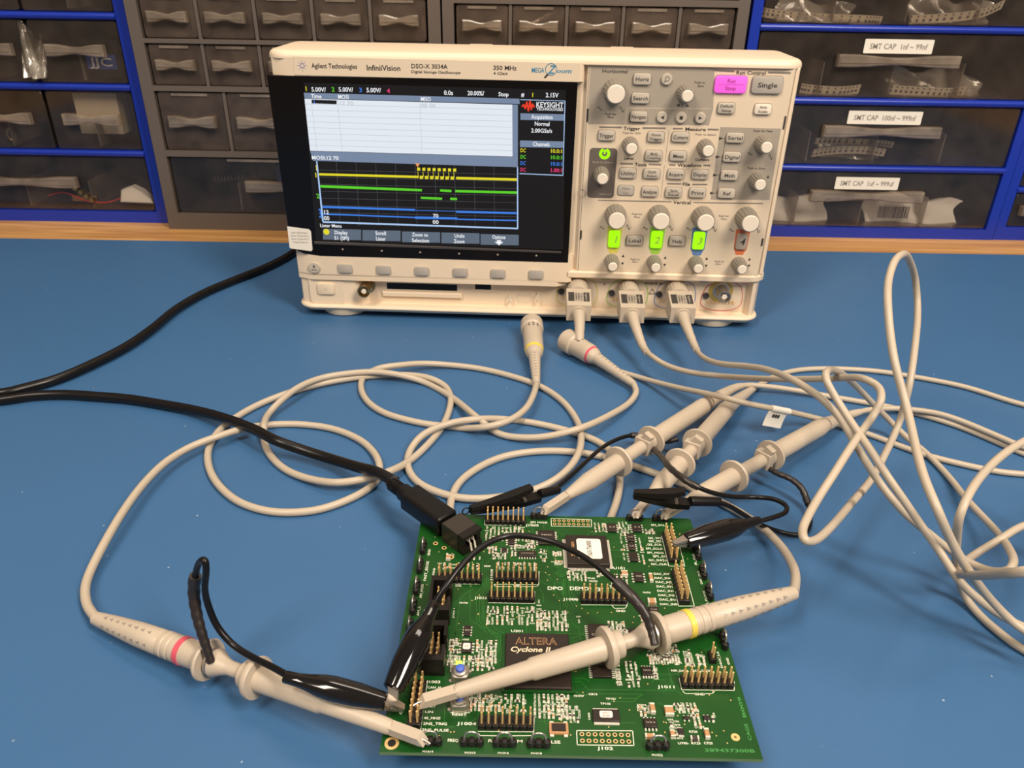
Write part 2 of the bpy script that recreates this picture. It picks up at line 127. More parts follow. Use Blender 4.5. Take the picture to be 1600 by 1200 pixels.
'caps':[[99.75,19.77,1.74,4.23],[105.8,18.85,3.22,3.91],[97,7.94,3.46,1.63],[105.4,9.05,1.64,2.72],[118,9.39,1.69,3.97],[113.15,7.37,2.96,1.57],[97.74,92.7,2.95,2.97],[109.49,90.29,1.64,5.02],[107.74,75.5,3.56,2.87],[16.08,101.33,2.25,2.9]],
'crystal':[64.05,10.46,7.03,4.64],
'butt':[[26.31,32],[27.25,18.77]],
'led':[25.49,38.41],
'foot':[[80.83,7.43,20.81,6.05],[75.35,129.69,20.27,6.55]],
'silk':[['SPI MOSI',59.06,129.29,1.51,8.44,0],['J1005',55.84,126.94,1.68,6.29,0],['DPO',65.44,83.11,2.27,7.01,0],['DEMO',76.32,83.28,2.43,8.64,0],['3',85.09,82.95,2.43,1.61,0],['GND',6.49,105.46,1.25,4.42,90],['FAST_EDGE',6.56,92.73,1.32,13.18,90],['AM_MOD',5.88,79.83,1.17,8.62,90],['AM_L',5.89,67.89,1.03,5.64,90],['J1006',10.04,91.07,1.1,7.13,90],['J1009',36.71,91.15,1.21,7.49,90],['J1010',32.56,76.31,1.61,5.29,0],['GND',48.3,84.18,1.52,3.24,0],['GND',21.96,83.64,1.52,2.7,0],['MH700',25.09,73.07,1.01,3.78,0],['JTAG 1',21.2,67.02,0.72,5.59,90],['U201',48.44,57.5,1.32,5.04,0],['J1008',72.2,76.44,1.56,6.51,0],['GND',93.4,70.09,1.37,4.18,0],['U101',95.66,97.05,1.74,5.37,0],['J1002',121.57,70.2,1.54,6.59,0],['I2S_WS',115.62,118.93,1.55,6.61,0],['I2S_SD',115.38,116.54,1.54,6.26,0],['I2S_SCK',114.87,113.99,1.52,7.15,0],['SPI_SCLK',114.25,111.1,1.5,8.34,0],['SPI_MOSI',114.29,108.18,1.48,7.98,0],['SPI_SS',115.74,105.69,1.46,6.1,0],['I2C_DATA',114.71,102.98,1.44,8.79,0],['I2C_CLK',114.77,100.26,1.42,7.52,0],['DAC_IN7',114.93,93.72,1.46,7.41,0],['DAC_IN6',114.9,90.94,1.44,7.53,0],['DAC_IN5',115.05,88.29,1.43,7.48,0],['DAC_IN4',115.01,85.51,1.41,7.43,0],['DAC_IN3',114.91,82.76,1.39,7.49,0],['DAC_IN2',114.92,80.05,1.37,7.44,0],['DAC_IN1',114.99,77.38,1.35,7.39,0],['DAC_IN0',114.92,74.6,1.33,7.62,0],['SPI_SCLK',119.5,128.91,1.42,8.5,0],['IR_CLK',132.13,104.17,1.09,8.21,90],['DAC_OUT',132.21,91.74,0.94,8.59,90],['SS_CLOCK',132.08,78.76,1.03,9.27,90],['J1003',16.11,30.71,1.37,5.37,0],['CAN_H',16.6,28.06,1.13,5.09,0],['UART',16.02,19.4,1.07,4.15,0],['LIN',15.82,17.01,1.06,3.14,0],['40_MHZ',17.31,14.33,1.14,6.22,0],['2NS_TRIG',18.57,11.95,1.23,8.82,0],['2NS_PULSE',18.92,9.28,1.21,9.84,0],['J1004',30.35,12.26,1.33,6.85,0],['RESET',27.2,16.11,1.05,5.59,0],['FREQ BURST',28.4,5.23,1.27,9.29,0],['RANDOM',44.54,5.33,1.27,12.55,0],['DC PULSE',59.12,5.31,1.27,10.61,0],['M1014',17.14,0.51,0.86,3.92,0],['M1015',32.15,0.36,0.85,3.92,0],['M1016',43.95,0.51,0.85,3.92,0],['M1018',55.71,0.62,0.85,3.92,0],['M1022',98.62,0.86,0.98,3.88,0],['GND',5.38,17.83,1.08,4.26,90],['J102',80.49,3.17,1.31,5.46,0],['J1011',106.72,30.44,1.43,6.37,0],['GND',119.03,27.3,1.16,3.95,0],['MIPI_DATA',113.43,38.34,1.1,7.06,0],['MULTI_CLOCK',121.85,38.53,1.1,7.61,0],['DSO_LS',130.59,44.19,0.88,8.56,90],['TP101',84.43,24.33,1,3.65,0],['TP102',82.3,22.13,0.98,3.88,0],['C815',77.84,26.36,1.01,3.4,0],['MH707',72.45,25.42,0.94,3.92,0],['GND',133.74,43.57,0.99,3.56,90],['C722',116.34,12.74,0.94,3.02,0],['R720',113.33,10.67,0.93,3.1,0],['U790-',108.8,5.81,1.01,3.94,0],['R725',113.33,5.91,1.02,3.35,0],['C725',117.83,6.06,1.02,3.21,0],['R950',122.77,46.3,1.01,3.34,0],['R970',122.87,41.94,0.98,3.29,0],['U60',75.61,16.39,0.81,3.09,90],['MH705',106.35,81.5,1.13,3.45,0],['TP104',82.19,89.91,1.17,3.52,0],['MH702',83.04,88.11,1.16,3.85,0],['R341',37.66,43.63,0.98,3.88,0],['R510',38.65,48.95,1.01,3.05,0],['L325',38.82,46.69,1,2.93,0],['E800',34.51,96.77,1.14,3.07,0],['U202',27.3,52.41,0.9,2.73,0]],
'faint':[['389437300B',124.87,3.25,1.9,18.09,0],['B009',133.86,21.7,1.76,9.45,90],['CAGE',133.42,10.99,1.7,7.09,90]],
'poly':[[[31.91,130.71],[32.09,126.48],[52.13,126.77],[52.15,132.25]],[[20.15,84.76],[31.62,84.83],[31.53,90.09]],[[37.9,84.84],[38.86,83.49],[45.87,83.68]],[[50.73,83.8],[57.21,83.97],[58.2,85.22],[58.49,93.97]],[[37.9,84.84],[58.2,85.22]],[[36,73.51],[56.14,73.45],[56.35,80.79]],[[76.51,73.25],[96.7,73.54],[97.06,76.48]],[[89.95,73.21],[90.89,71.56],[95.64,71.68],[96.69,73.38]],[[119.23,120.78],[119.19,99.09],[126.66,99.12],[126.76,112.95]],[[120.05,97.12],[119.12,73.57],[126.16,73.75],[126.2,93.45]],[[65.33,132.63],[85.66,132.2],[85.35,126.66],[65.31,126.59],[65.33,132.63]],[[13.78,29.25],[13.62,24.78]],[[13.51,20.43],[13.58,8.03]],[[34.62,9.08],[54.85,9.32],[55.15,15.03]],[[34.66,8.24],[35.44,7.36],[42.19,7.41]],[[46.11,7.49],[54.17,7.77],[54.93,8.93]],[[24,16.84],[31.17,17]],[[112.5,34.68],[112.47,29.19],[132.88,29.34],[133.89,33.54]],[[112.72,28.56],[113.56,27.44],[116.98,27.52]],[[121.2,27.61],[123.83,27.67],[125.11,28.71]],[[70.61,10.21],[91.15,10.54],[90.83,4.5],[70.44,4.34],[70.61,10.21]]],
'trace':[[[34.02,96.55],[34.58,82.49],[32.91,77.96],[33.58,63.08],[37.35,57.79],[41.02,52.45]],[[34.85,96.57],[35.45,81],[33.73,77.25],[34.32,63.78],[40.37,57.86],[43.44,55.96]],[[33.18,96.52],[33.75,83.22],[31.81,78.67],[32.59,62.37],[38.44,55.18]],[[32.13,101.41],[32.9,83.96],[30.21,78.63],[31.64,60.99],[35.89,56.43]],[[22.66,52.01],[23.42,76.62],[28.94,82.34]],[[27.42,80.79],[28.47,62.95],[33.73,59.7]],[[58.48,93.59],[61.23,93.26],[65.15,87.1],[68.97,87.2],[68.58,78.88],[71.05,75.29]],[[58.36,87.69],[62.9,84.74],[65.38,78.8],[67.32,74.47],[67.14,70.17]],[[58.27,83.1],[60.07,79.4],[59.94,74.28]],[[65.53,97.39],[65.63,92.59],[69.62,89.55],[68.77,71.63]],[[66.37,97.42],[66.46,92.61],[70.45,89.57],[69.55,71.65]],[[67.21,97.44],[67.32,93.42],[71.31,90.37],[70.34,71.67]],[[52.84,126.15],[55.82,124.84],[55.72,116.67]],[[36.86,103.21],[33.67,98.16]],[[51.59,101.94],[44.81,101.76]],[[65.88,104],[65.53,94.39],[69.43,89.44],[68.75,74.99],[71.7,67.48]],[[66.79,104.03],[66.41,94.41],[70.31,89.46],[69.67,76.56],[72.62,69]],[[67.7,104.05],[67.34,95.29],[71.23,90.32],[70.6,78.15],[73.54,70.53]],[[68.61,104.08],[68.25,95.75],[72.15,91.18],[71.54,79.75],[74.24,72.82]],[[69.48,103.21],[69.16,96.2],[73.08,92.05],[72.48,81.37],[75.23,75.15]],[[63.59,89.29],[65.25,86.85],[65.55,79.6],[68.75,74.99]],[[94.79,114.41],[97.95,114.96]],[[94.26,109.3],[98.61,109.88],[100.58,105.85]],[[94.49,105.68],[98.04,104.88]],[[111.72,99.07],[115.82,94.88]],[[125.44,105.63],[131.55,112.17]],[[72.13,96.28],[74.61,98.07]],[[68.56,124.71],[68.43,121.78],[70.87,119.91]],[[88.84,124.31],[85.35,120.32]],[[109.09,123.9],[111.36,122.02],[110.55,116.26]],[[97.33,98.69],[96.94,95.23]],[[21.52,19.54],[21.94,12.25],[20.44,11.7]],[[34.12,20.9],[34.38,15.61],[31.44,12.46]],[[25.81,10.81],[22.3,10.63],[17.04,10.51]],[[34.26,59.27],[40.44,55.45],[41.17,46.53],[38.37,42.76]],[[35.27,59.29],[41.44,55.48],[42.48,42.86],[38.99,38.55]],[[58.8,27.48],[58.75,25.81]],[[60.18,27.51],[60.14,25.85]],[[62.96,27.58],[62.9,25.91]],[[64.35,27.61],[64.29,25.94]],[[65.74,27.64],[65.67,25.97]],[[24.74,57.7],[22.73,57.65],[22.82,49.86]],[[69.53,32.06],[73.79,32.16],[76.16,28.37],[93.56,28.76]],[[70.16,33.71],[74.97,33.82],[76.99,32.24]],[[83.69,24.77],[94.08,24.69],[97.52,26.96]],[[83.02,23.21],[92.86,23.25],[95.21,25.34]],[[91.76,31.28],[93.54,28.64],[110.4,28.83],[112.17,26.98]],[[70.72,53.46],[74.82,55.77],[76.64,57.3]],[[71.2,52.01],[75.86,54.32]],[[104.22,36.48],[112.86,36.68]],[[78.64,26.53],[97.5,26.83]],[[69.39,29.48],[73.36,25.78],[77.04,26.18]],[[101.52,32.8],[103.96,34.82],[104.83,33.53]]],
'clusters':[[[32.25,125.59],[51.91,114.82],44,1],[[34.34,109.96],[39.06,105.82],8,1],[[36.21,105.74],[43.68,101.75],8,1],[[45.3,107.69],[48.18,104.38],5,1],[[51.92,116.59],[56.2,108.84],12,1],[[58.78,108.92],[62.27,100.6],8,1],[[65.03,106.95],[69.51,104.96],8,1],[[64.82,101.08],[69.22,98.74],8,1],[[71,95.14],[72.41,90.42],4,1],[[34.77,71.5],[56.06,60.94],46,1],[[57.6,75.69],[58.52,69.27],3,1],[[56.18,69.21],[70.15,58.28],46,1],[[14.35,104.72],[18.34,101.06],3,1],[[24.37,103.73],[31.88,100.6],4,1],[[11.26,98.4],[31.07,94.07],16,1],[[38.38,99.95],[57.66,93.99],16,1],[[44.67,111.98],[56.78,109.29],10,1],[[90.62,129.85],[92.52,122.97],6,1],[[98.46,131.08],[103.84,119.9],14,1],[[111.21,125.46],[116.11,122.18],6,1],[[98.49,119.75],[98.65,102.25],6,1],[[107.49,119.05],[107.95,99.87],8,1],[[71.51,95.86],[80.42,88.09],16,1],[[84.48,94.92],[87.65,90.78],5,1],[[93.11,92.6],[99.17,84.5],12,1],[[89.67,87.51],[97.15,82.03],10,1],[[86.15,130.23],[89.94,122.41],6,1],[[86.77,63.47],[94.67,56.54],20,1],[[101.04,68.24],[104.4,64.64],5,1],[[74.47,67.57],[75.24,62.46],2,1],[[20.64,52.39],[24.67,38.23],16,1],[[31.35,52.01],[40.85,40.41],26,1],[[20.88,43.59],[39.52,36.8],34,1],[[30.69,25.19],[42.82,17.91],36,1],[[54.61,25.74],[68.32,15.34],44,1],[[43.1,25.47],[52.26,17.07],16,1],[[31.24,23.56],[32.82,19.81],3,1],[[102.31,51.34],[114.5,47.35],24,1],[[101.76,46.34],[114.44,41.79],40,1],[[116.64,48.46],[119.54,40.55],16,1],[[120.77,46.79],[125.16,41.36],6,1],[[87.6,47.41],[89.56,30.6],18,1],[[91.44,42.27],[96.9,30.13],18,1],[[94.33,22.56],[99.22,17.25],12,1],[[108.32,22.87],[116.82,18.83],18,1],[[104.54,15.6],[109.05,7.12],10,1],[[113.88,18.17],[117.28,12.39],8,1],[[121.3,18.33],[122.19,15.4],3,1],[[67.88,20.75],[72.04,13.71],10,1],[[63.96,25.58],[68.07,14.79],18,1],[[102.56,39.81],[104.08,33.86],8,1]]}}
# ------------------------------------------------------------------ materials
def lin(c):
    return tuple((v / 12.92 if v <= .04045 else ((v + .055) / 1.055) ** 2.4) for v in c)
def rgb(r, g, b): return lin((r / 255, g / 255, b / 255))
def mat(name, col, rough=.5, metal=0, spec=.5, emit=None, es=1.0, coat=0, var=0.0, vs=60, bump=0, bs=400):
    m = bpy.data.materials.new(name); m.use_nodes = True
    nt = m.node_tree; b = nt.nodes['Principled BSDF']
    b.inputs['Base Color'].default_value = (*col, 1); b.inputs['Roughness'].default_value = rough
    b.inputs['Metallic'].default_value = metal; b.inputs['Specular IOR Level'].default_value = spec
    b.inputs['Coat Weight'].default_value = coat
    if emit:
        b.inputs['Emission Color'].default_value = (*emit, 1); b.inputs['Emission Strength'].default_value = es
    tc = nt.nodes.new('ShaderNodeTexCoord')
    if var:
        n = nt.nodes.new('ShaderNodeTexNoise'); n.inputs['Scale'].default_value = vs; n.inputs['Detail'].default_value = 4
        nt.links.new(tc.outputs['Object'], n.inputs['Vector'])
        mr = nt.nodes.new('ShaderNodeMapRange'); mr.inputs[3].default_value = 1 - var; mr.inputs[4].default_value = 1 + var
        nt.links.new(n.outputs['Fac'], mr.inputs[0])
        hs = nt.nodes.new('ShaderNodeHueSaturation'); hs.inputs['Color'].default_value = (*col, 1)
        nt.links.new(mr.outputs[0], hs.inputs['Value']); nt.links.new(hs.outputs[0], b.inputs['Base Color'])
    if bump:
        n2 = nt.nodes.new('ShaderNodeTexNoise'); n2.inputs['Scale'].default_value = bs; n2.inputs['Detail'].default_value = 3
        nt.links.new(tc.outputs['Object'], n2.inputs['Vector'])
        bp = nt.nodes.new('ShaderNodeBump'); bp.inputs['Strength'].default_value = bump; bp.inputs['Distance'].default_value = .0005
        nt.links.new(n2.outputs['Fac'], bp.inputs['Height']); nt.links.new(bp.outputs[0], b.inputs['Normal'])
    return m
def clear(name, tint, body, fb, rough=.12, gloss=.12):
    """thin clear moulded plastic: mostly see-through, a little milky, a little shiny"""
    m = bpy.data.materials.new(name); m.use_nodes = True; nt = m.node_tree; nt.nodes.clear()
    out = nt.nodes.new('ShaderNodeOutputMaterial'); t = nt.nodes.new('ShaderNodeBsdfTransparent'); t.inputs[0].default_value = (*tint, 1)
    d = nt.nodes.new('ShaderNodeBsdfDiffuse'); d.inputs[0].default_value = (*body, 1)
    g = nt.nodes.new('ShaderNodeBsdfGlossy'); g.inputs['Roughness'].default_value = rough
    n = nt.nodes.new('ShaderNodeTexNoise'); n.inputs['Scale'].default_value = 45; n.inputs['Detail'].default_value = 4
    tc = nt.nodes.new('ShaderNodeTexCoord'); nt.links.new(tc.outputs['Object'], n.inputs['Vector'])
    mr = nt.nodes.new('ShaderNodeMapRange'); mr.inputs[1].default_value = .3; mr.inputs[2].default_value = .7
    mr.inputs[3].default_value = fb * .55; mr.inputs[4].default_value = fb * 1.45
    nt.links.new(n.outputs['Fac'], mr.inputs[0])
    a = nt.nodes.new('ShaderNodeMixShader'); nt.links.new(mr.outputs[0], a.inputs[0]); nt.links.new(t.outputs[0], a.inputs[1]); nt.links.new(d.outputs[0], a.inputs[2])
    lw = nt.nodes.new('ShaderNodeLayerWeight'); lw.inputs[0].default_value = .25
    mu = nt.nodes.new('ShaderNodeMath'); mu.operation = 'MULTIPLY_ADD'; mu.inputs[1].default_value = .5; mu.inputs[2].default_value = gloss
    nt.links.new(lw.outputs['Fresnel'], mu.inputs[0])
    b = nt.nodes.new('ShaderNodeMixShader'); nt.links.new(mu.outputs[0], b.inputs[0]); nt.links.new(a.outputs[0], b.inputs[1]); nt.links.new(g.outputs[0], b.inputs[2])
    nt.links.new(b.outputs[0], out.inputs[0]); return m
def glow(name, col, s=1.0):
    m = bpy.data.materials.new(name); m.use_nodes = True; nt = m.node_tree; b = nt.nodes['Principled BSDF']
    b.inputs['Base Color'].default_value = (.01, .01, .01, 1); b.inputs['Roughness'].default_value = .3; b.inputs['Specular IOR Level'].default_value = .15
    b.inputs['Emission Color'].default_value = (*col, 1); b.inputs['Emission Strength'].default_value = s
    return m
def mat_mat():
    m = mat('blue_mat', (.039, .121, .268), .46, var=.06, vs=9, bump=.12, bs=900)
    nt = m.node_tree; b = nt.nodes['Principled BSDF']; tc = [n for n in nt.nodes if n.type == 'TEX_COORD'][0]
    v = nt.nodes.new('ShaderNodeTexVoronoi'); v.inputs['Scale'].default_value = 80; nt.links.new(tc.outputs['Object'], v.inputs['Vector'])
    cr = nt.nodes.new('ShaderNodeMapRange'); cr.inputs[1].default_value = .022; cr.inputs[2].default_value = .05; cr.inputs[3].default_value = .8; cr.inputs[4].default_value = 0
    nt.links.new(v.outputs['Distance'], cr.inputs[0])
    v2 = nt.nodes.new('ShaderNodeTexNoise'); v2.inputs['Scale'].default_value = 14; v2.inputs['Detail'].default_value = 2; nt.links.new(tc.outputs['Object'], v2.inputs['Vector'])
    gt = nt.nodes.new('ShaderNodeMapRange'); gt.inputs[1].default_value = .47; gt.inputs[2].default_value = .56; nt.links.new(v2.outputs['Fac'], gt.inputs[0])
    mu = nt.nodes.new('ShaderNodeMath'); mu.operation = 'MULTIPLY'; nt.links.new(cr.outputs[0], mu.inputs[0]); nt.links.new(gt.outputs[0], mu.inputs[1])
    mx = nt.nodes.new('ShaderNodeMixRGB'); src = b.inputs['Base Color'].links[0].from_socket
    nt.links.new(mu.outputs[0], mx.inputs[0]); nt.links.new(src, mx.inputs[1]); mx.inputs[2].default_value = (.45, .52, .58, 1)
    nt.links.new(mx.outputs[0], b.inputs['Base Color']); return m
def wood_mat(name, a, c, sc=(1.2, 22, 22)):
    m = mat(name, a, .45); nt = m.node_tree; b = nt.nodes['Principled BSDF']; tc = [n for n in nt.nodes if n.type == 'TEX_COORD'][0]
    mp = nt.nodes.new('ShaderNodeMapping'); mp.inputs['Scale'].default_value = sc; nt.links.new(tc.outputs['Object'], mp.inputs[0])
    n = nt.nodes.new('ShaderNodeTexNoise'); n.inputs['Scale'].default_value = 4; n.inputs['Detail'].default_value = 6; n.inputs['Distortion'].default_value = 1.2
    nt.links.new(mp.outputs[0], n.inputs['Vector'])
    r = nt.nodes.new('ShaderNodeValToRGB'); r.color_ramp.elements[0].position = .35; r.color_ramp.elements[0].color = (*c, 1)
    r.color_ramp.elements[1].position = .62; r.color_ramp.elements[1].color = (*a, 1)
    nt.links.new(n.outputs['Fac'], r.inputs[0]); nt.links.new(r.outputs[0], b.inputs['Base Color']); return m
M = dict(
 white=mat('ivory_plastic', (.76, .62, .46), .42, bump=.05, bs=1500), panel=mat('panel_plastic', (.70, .575, .43), .5),
 grey=mat('warm_grey_print', (.36, .31, .25), .55), grey2=mat('darker_grey_print', (.27, .235, .205), .55), taupe=mat('taupe_print', (.13, .105, .09), .5),
 key=mat('grey_key_rubber', (.50, .44, .365), .6, spec=.3), keyd=mat('grey_key_flat', (.42, .375, .325), .6, spec=.3), knob=mat('grey_knob', (.25, .22, .18), .5), cap=mat('knob_cap', (.80, .70, .58), .4),
 ink=mat('dark_ink', (.035, .03, .028), .6), inkg=mat('grey_ink', (.26, .22, .19), .6), bar=mat('grey_bar_ink', (.20, .175, .155), .6), blueink=mat('blue_ink', (.03, .22, .38), .5), violet=mat('violet_ink', (.12, .16, .45), .5),
 black=mat('gloss_black', (.004, .003, .003), .16, spec=.3), blackm=mat('matt_black', (.006, .005, .005), .38, spec=.3), bezelin=mat('bezel_lip', (.05, .042, .04), .3),
 gold=mat('gold', (.85, .56, .24), .38, .35), brass=mat('brass', (.45, .32, .14), .3, 1), steel=mat('steel', (.55, .50, .44), .34, .9), solder=mat('solder', (.78, .73, .63), .4, .25),
 cable=mat('beige_cable', (.47, .395, .305), .42, bump=.12, bs=1300), probe=mat('probe_plastic', (.49, .41, .32), .42), blkcable=mat('black_cable', (.007, .006, .006), .3, spec=.3), blkglossy=mat('black_vinyl', (.006, .005, .005), .1, coat=.4),
 yel=mat('yellow_ring', (.72, .55, .08), .4), pink=mat('pink_ring', (.62, .09, .13), .4), pcb=mat('green_solder_mask', (.0065, .062, .009), .32, var=.3, vs=55, spec=.35, coat=.12), pcbe=mat('board_edge', (.13, .20, .08), .5),
 trace=mat('copper_trace', (.022, .15, .02), .3), silk=mat('white_silkscreen', (.80, .80, .66), .5), faint=mat('green_etch_text', (.05, .25, .06), .4), chip=mat('chip_epoxy', (.022, .015, .012), .42, spec=.35, var=.2, vs=900), hdr=mat('header_nylon', (.009, .007, .006), .4, spec=.35),
 tan=mat('ceramic_tan', (.45, .24, .11), .4), res=mat('resistor_body', (.05, .04, .035), .4), capw=mat('ceramic_grey', (.42, .38, .30), .4), paper=mat('paper_white', (.80, .75, .66), .6), blue_btn=mat('blue_button', (.07, .13, .55), .35),
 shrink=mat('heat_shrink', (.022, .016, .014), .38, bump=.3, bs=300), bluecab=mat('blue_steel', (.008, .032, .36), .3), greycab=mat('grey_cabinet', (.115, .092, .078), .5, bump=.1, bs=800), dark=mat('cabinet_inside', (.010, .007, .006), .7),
 clear=clear('clear_drawer', (.95, .93, .91), (.22, .17, .14), .075, .1, .025), smoke=clear('smoky_drawer', (.84, .79, .75), (.24, .18, .145), .20, .16, .03), handle=clear('clear_handle', (.9, .86, .8), (.46, .37, .29), .33, .12, .09), bag=clear('clear_bag', (.95, .93, .9), (.7, .62, .5), .28, .2, .10),
 tape=mat('paper_tape', (.66, .55, .38), .6), red=mat('red_wire', (.45, .03, .02), .4), jjc=mat('blue_card', (.03, .07, .30), .5),
 wood=wood_mat('bench_wood', (.62, .34, .12), (.40, .19, .055)), mat=mat_mat(), wall=mat('wall_paint', (.30, .24, .19), .8, var=.05, vs=6), floor=mat('floor_vinyl', (.16, .13, .11), .6, var=.15, vs=5),
 g_green=glow('green_lamp', rgb(170, 250, 10), 1.05), g_mag=mat('magenta_lit_key', (.6, .12, .5), .4, emit=rgb(225, 60, 195), es=.62), g_led=glow('board_led', (.45, 1, .05), 3),
 magink=mat('dark_magenta_ink', (.30, .03, .22), .5), orange=mat('orange_print', (.62, .16, .07), .5), greenp=mat('green_print', (.30, .55, .06), .5), yelp=mat('yellow_print', (.62, .55, .10), .5), bluep=mat('blue_print', (.10, .19, .42), .5),
 s_black=glow('screen_black', rgb(12, 10, 14), 1), s_white=glow('screen_white', rgb(226, 232, 240)), s_grey=glow('screen_slate', rgb(118, 134, 160)), s_line=glow('screen_line', rgb(176, 184, 194)), s_grid=glow('screen_grid', rgb(84, 84, 88)),
 s_yel=glow('screen_yellow', rgb(226, 214, 40)), s_grn=glow('screen_green', rgb(90, 205, 40)), s_blu=glow('screen_blue', rgb(60, 125, 225)), s_pale=glow('screen_pale', rgb(170, 200, 240)), s_pnk=glow('screen_pink', rgb(235, 60, 120)),
 s_key=glow('screen_key', rgb(92, 104, 120)), s_txt=glow('screen_text', rgb(238, 240, 244)), s_red=glow('screen_red', rgb(235, 60, 35)), s_or=glow('screen_orange', rgb(235, 160, 90)), s_lg=glow('screen_light_grey', rgb(190, 196, 204)))

# ------------------------------------------------------------------ glyphs
GL = {}
def load_glyphs(off=.018, chars=None, GL=GL):
    objs = []
    def mk(body):
        c = bpy.data.curves.new('g', 'FONT'); c.body = body; c.resolution_u = 2; c.size = 1; c.offset = off
        o = bpy.data.objects.new('g', c); COL.objects.link(o); objs.append(o); return o
    chars = chars or [chr(i) for i in range(33, 127)]
    pairs = {c: (mk(c), mk(c + c)) for c in chars}
    bpy.context.view_layer.update(); dg = bpy.context.evaluated_depsgraph_get()
    for c, (a, b) in pairs.items():
        ea = a.evaluated_get(dg); me = ea.to_mesh()
        vs = [(v.co.x, v.co.y) for v in me.vertices]; fs = [tuple(p.vertices) for p in me.polygons]; ea.to_mesh_clear()
        eb = b.evaluated_get(dg); mb = eb.to_mesh(); w2 = max([v.co.x for v in mb.vertices] or [0]); eb.to_mesh_clear()
        w1 = max([x for x, y in vs] or [0]); GL[c] = (vs, fs, w2 - w1)
    for o in objs:
        d = o.data; bpy.data.objects.remove(o); bpy.data.curves.remove(d)
load_glyphs()
GTHIN = {}; load_glyphs(-.012, list('ALTER'), GTHIN)
CAPH = max(y for x, y in GL['H'][0])

# ------------------------------------------------------------------ mesh builder (millimetres)
ORG = {}
def rrect(w, h, r, n=4, cx=0, cy=0):
    r = min(r, w / 2 - 1e-3, h / 2 - 1e-3); p = []
    for sx, sy, a0 in ((1, 1, 0), (-1, 1, pi / 2), (-1, -1, pi), (1, -1, 3 * pi / 2)):
        for i in range(n + 1):
            a = a0 + pi / 2 * i / n
            p.append((cx + sx * (w / 2 - r) + r * cos(a), cy + sy * (h / 2 - r) + r * sin(a)))
    return p
def inset(pl, d):
    n = len(pl); out = []
    for i in range(n):
        a, b, c = Vector(pl[i - 1]), Vector(pl[i]), Vector(pl[(i + 1) % n])
        e1 = (b - a); e2 = (c - b)
        if e1.length < 1e-6: e1 = e2
        if e2.length < 1e-6: e2 = e1
        e1 = e1.normalized(); e2 = e2.normalized()
        n1 = Vector((-e1.y, e1.x)); n2 = Vector((-e2.y, e2.x)); m = n1 + n2
        if m.length < 1e-6: m = n1
        m = m.normalized(); k = d / max(.35, m.dot(n1)); out.append((b.x + m.x * k, b.y + m.y * k))
    return out
I4 = Matrix.Identity(4)
def MT(x, y, z, rz=0): return Matrix.Translation((x, y, z)) @ Matrix.Rotation(rz, 4, 'Z')
def MF(u, d, z):   # plane facing the viewer: x right, y up, z towards the viewer
    return Matrix(((1, 0, 0, u), (0, 0, -1, d), (0, 1, 0, z), (0, 0, 0, 1)))
def frame(A, Bv, upv=(0, 0, 1)):  # z axis runs from A to B
    A = Vector(A); z = (Vector(Bv) - A).normalized(); u = Vector(upv); x = u.cross(z)
    if x.length < 1e-4: x = Vector((1, 0, 0)).cross(z)
    x.normalize(); y = z.cross(x)
    m = Matrix((x, y, z)).transposed().to_4x4(); m.translation = A; return m
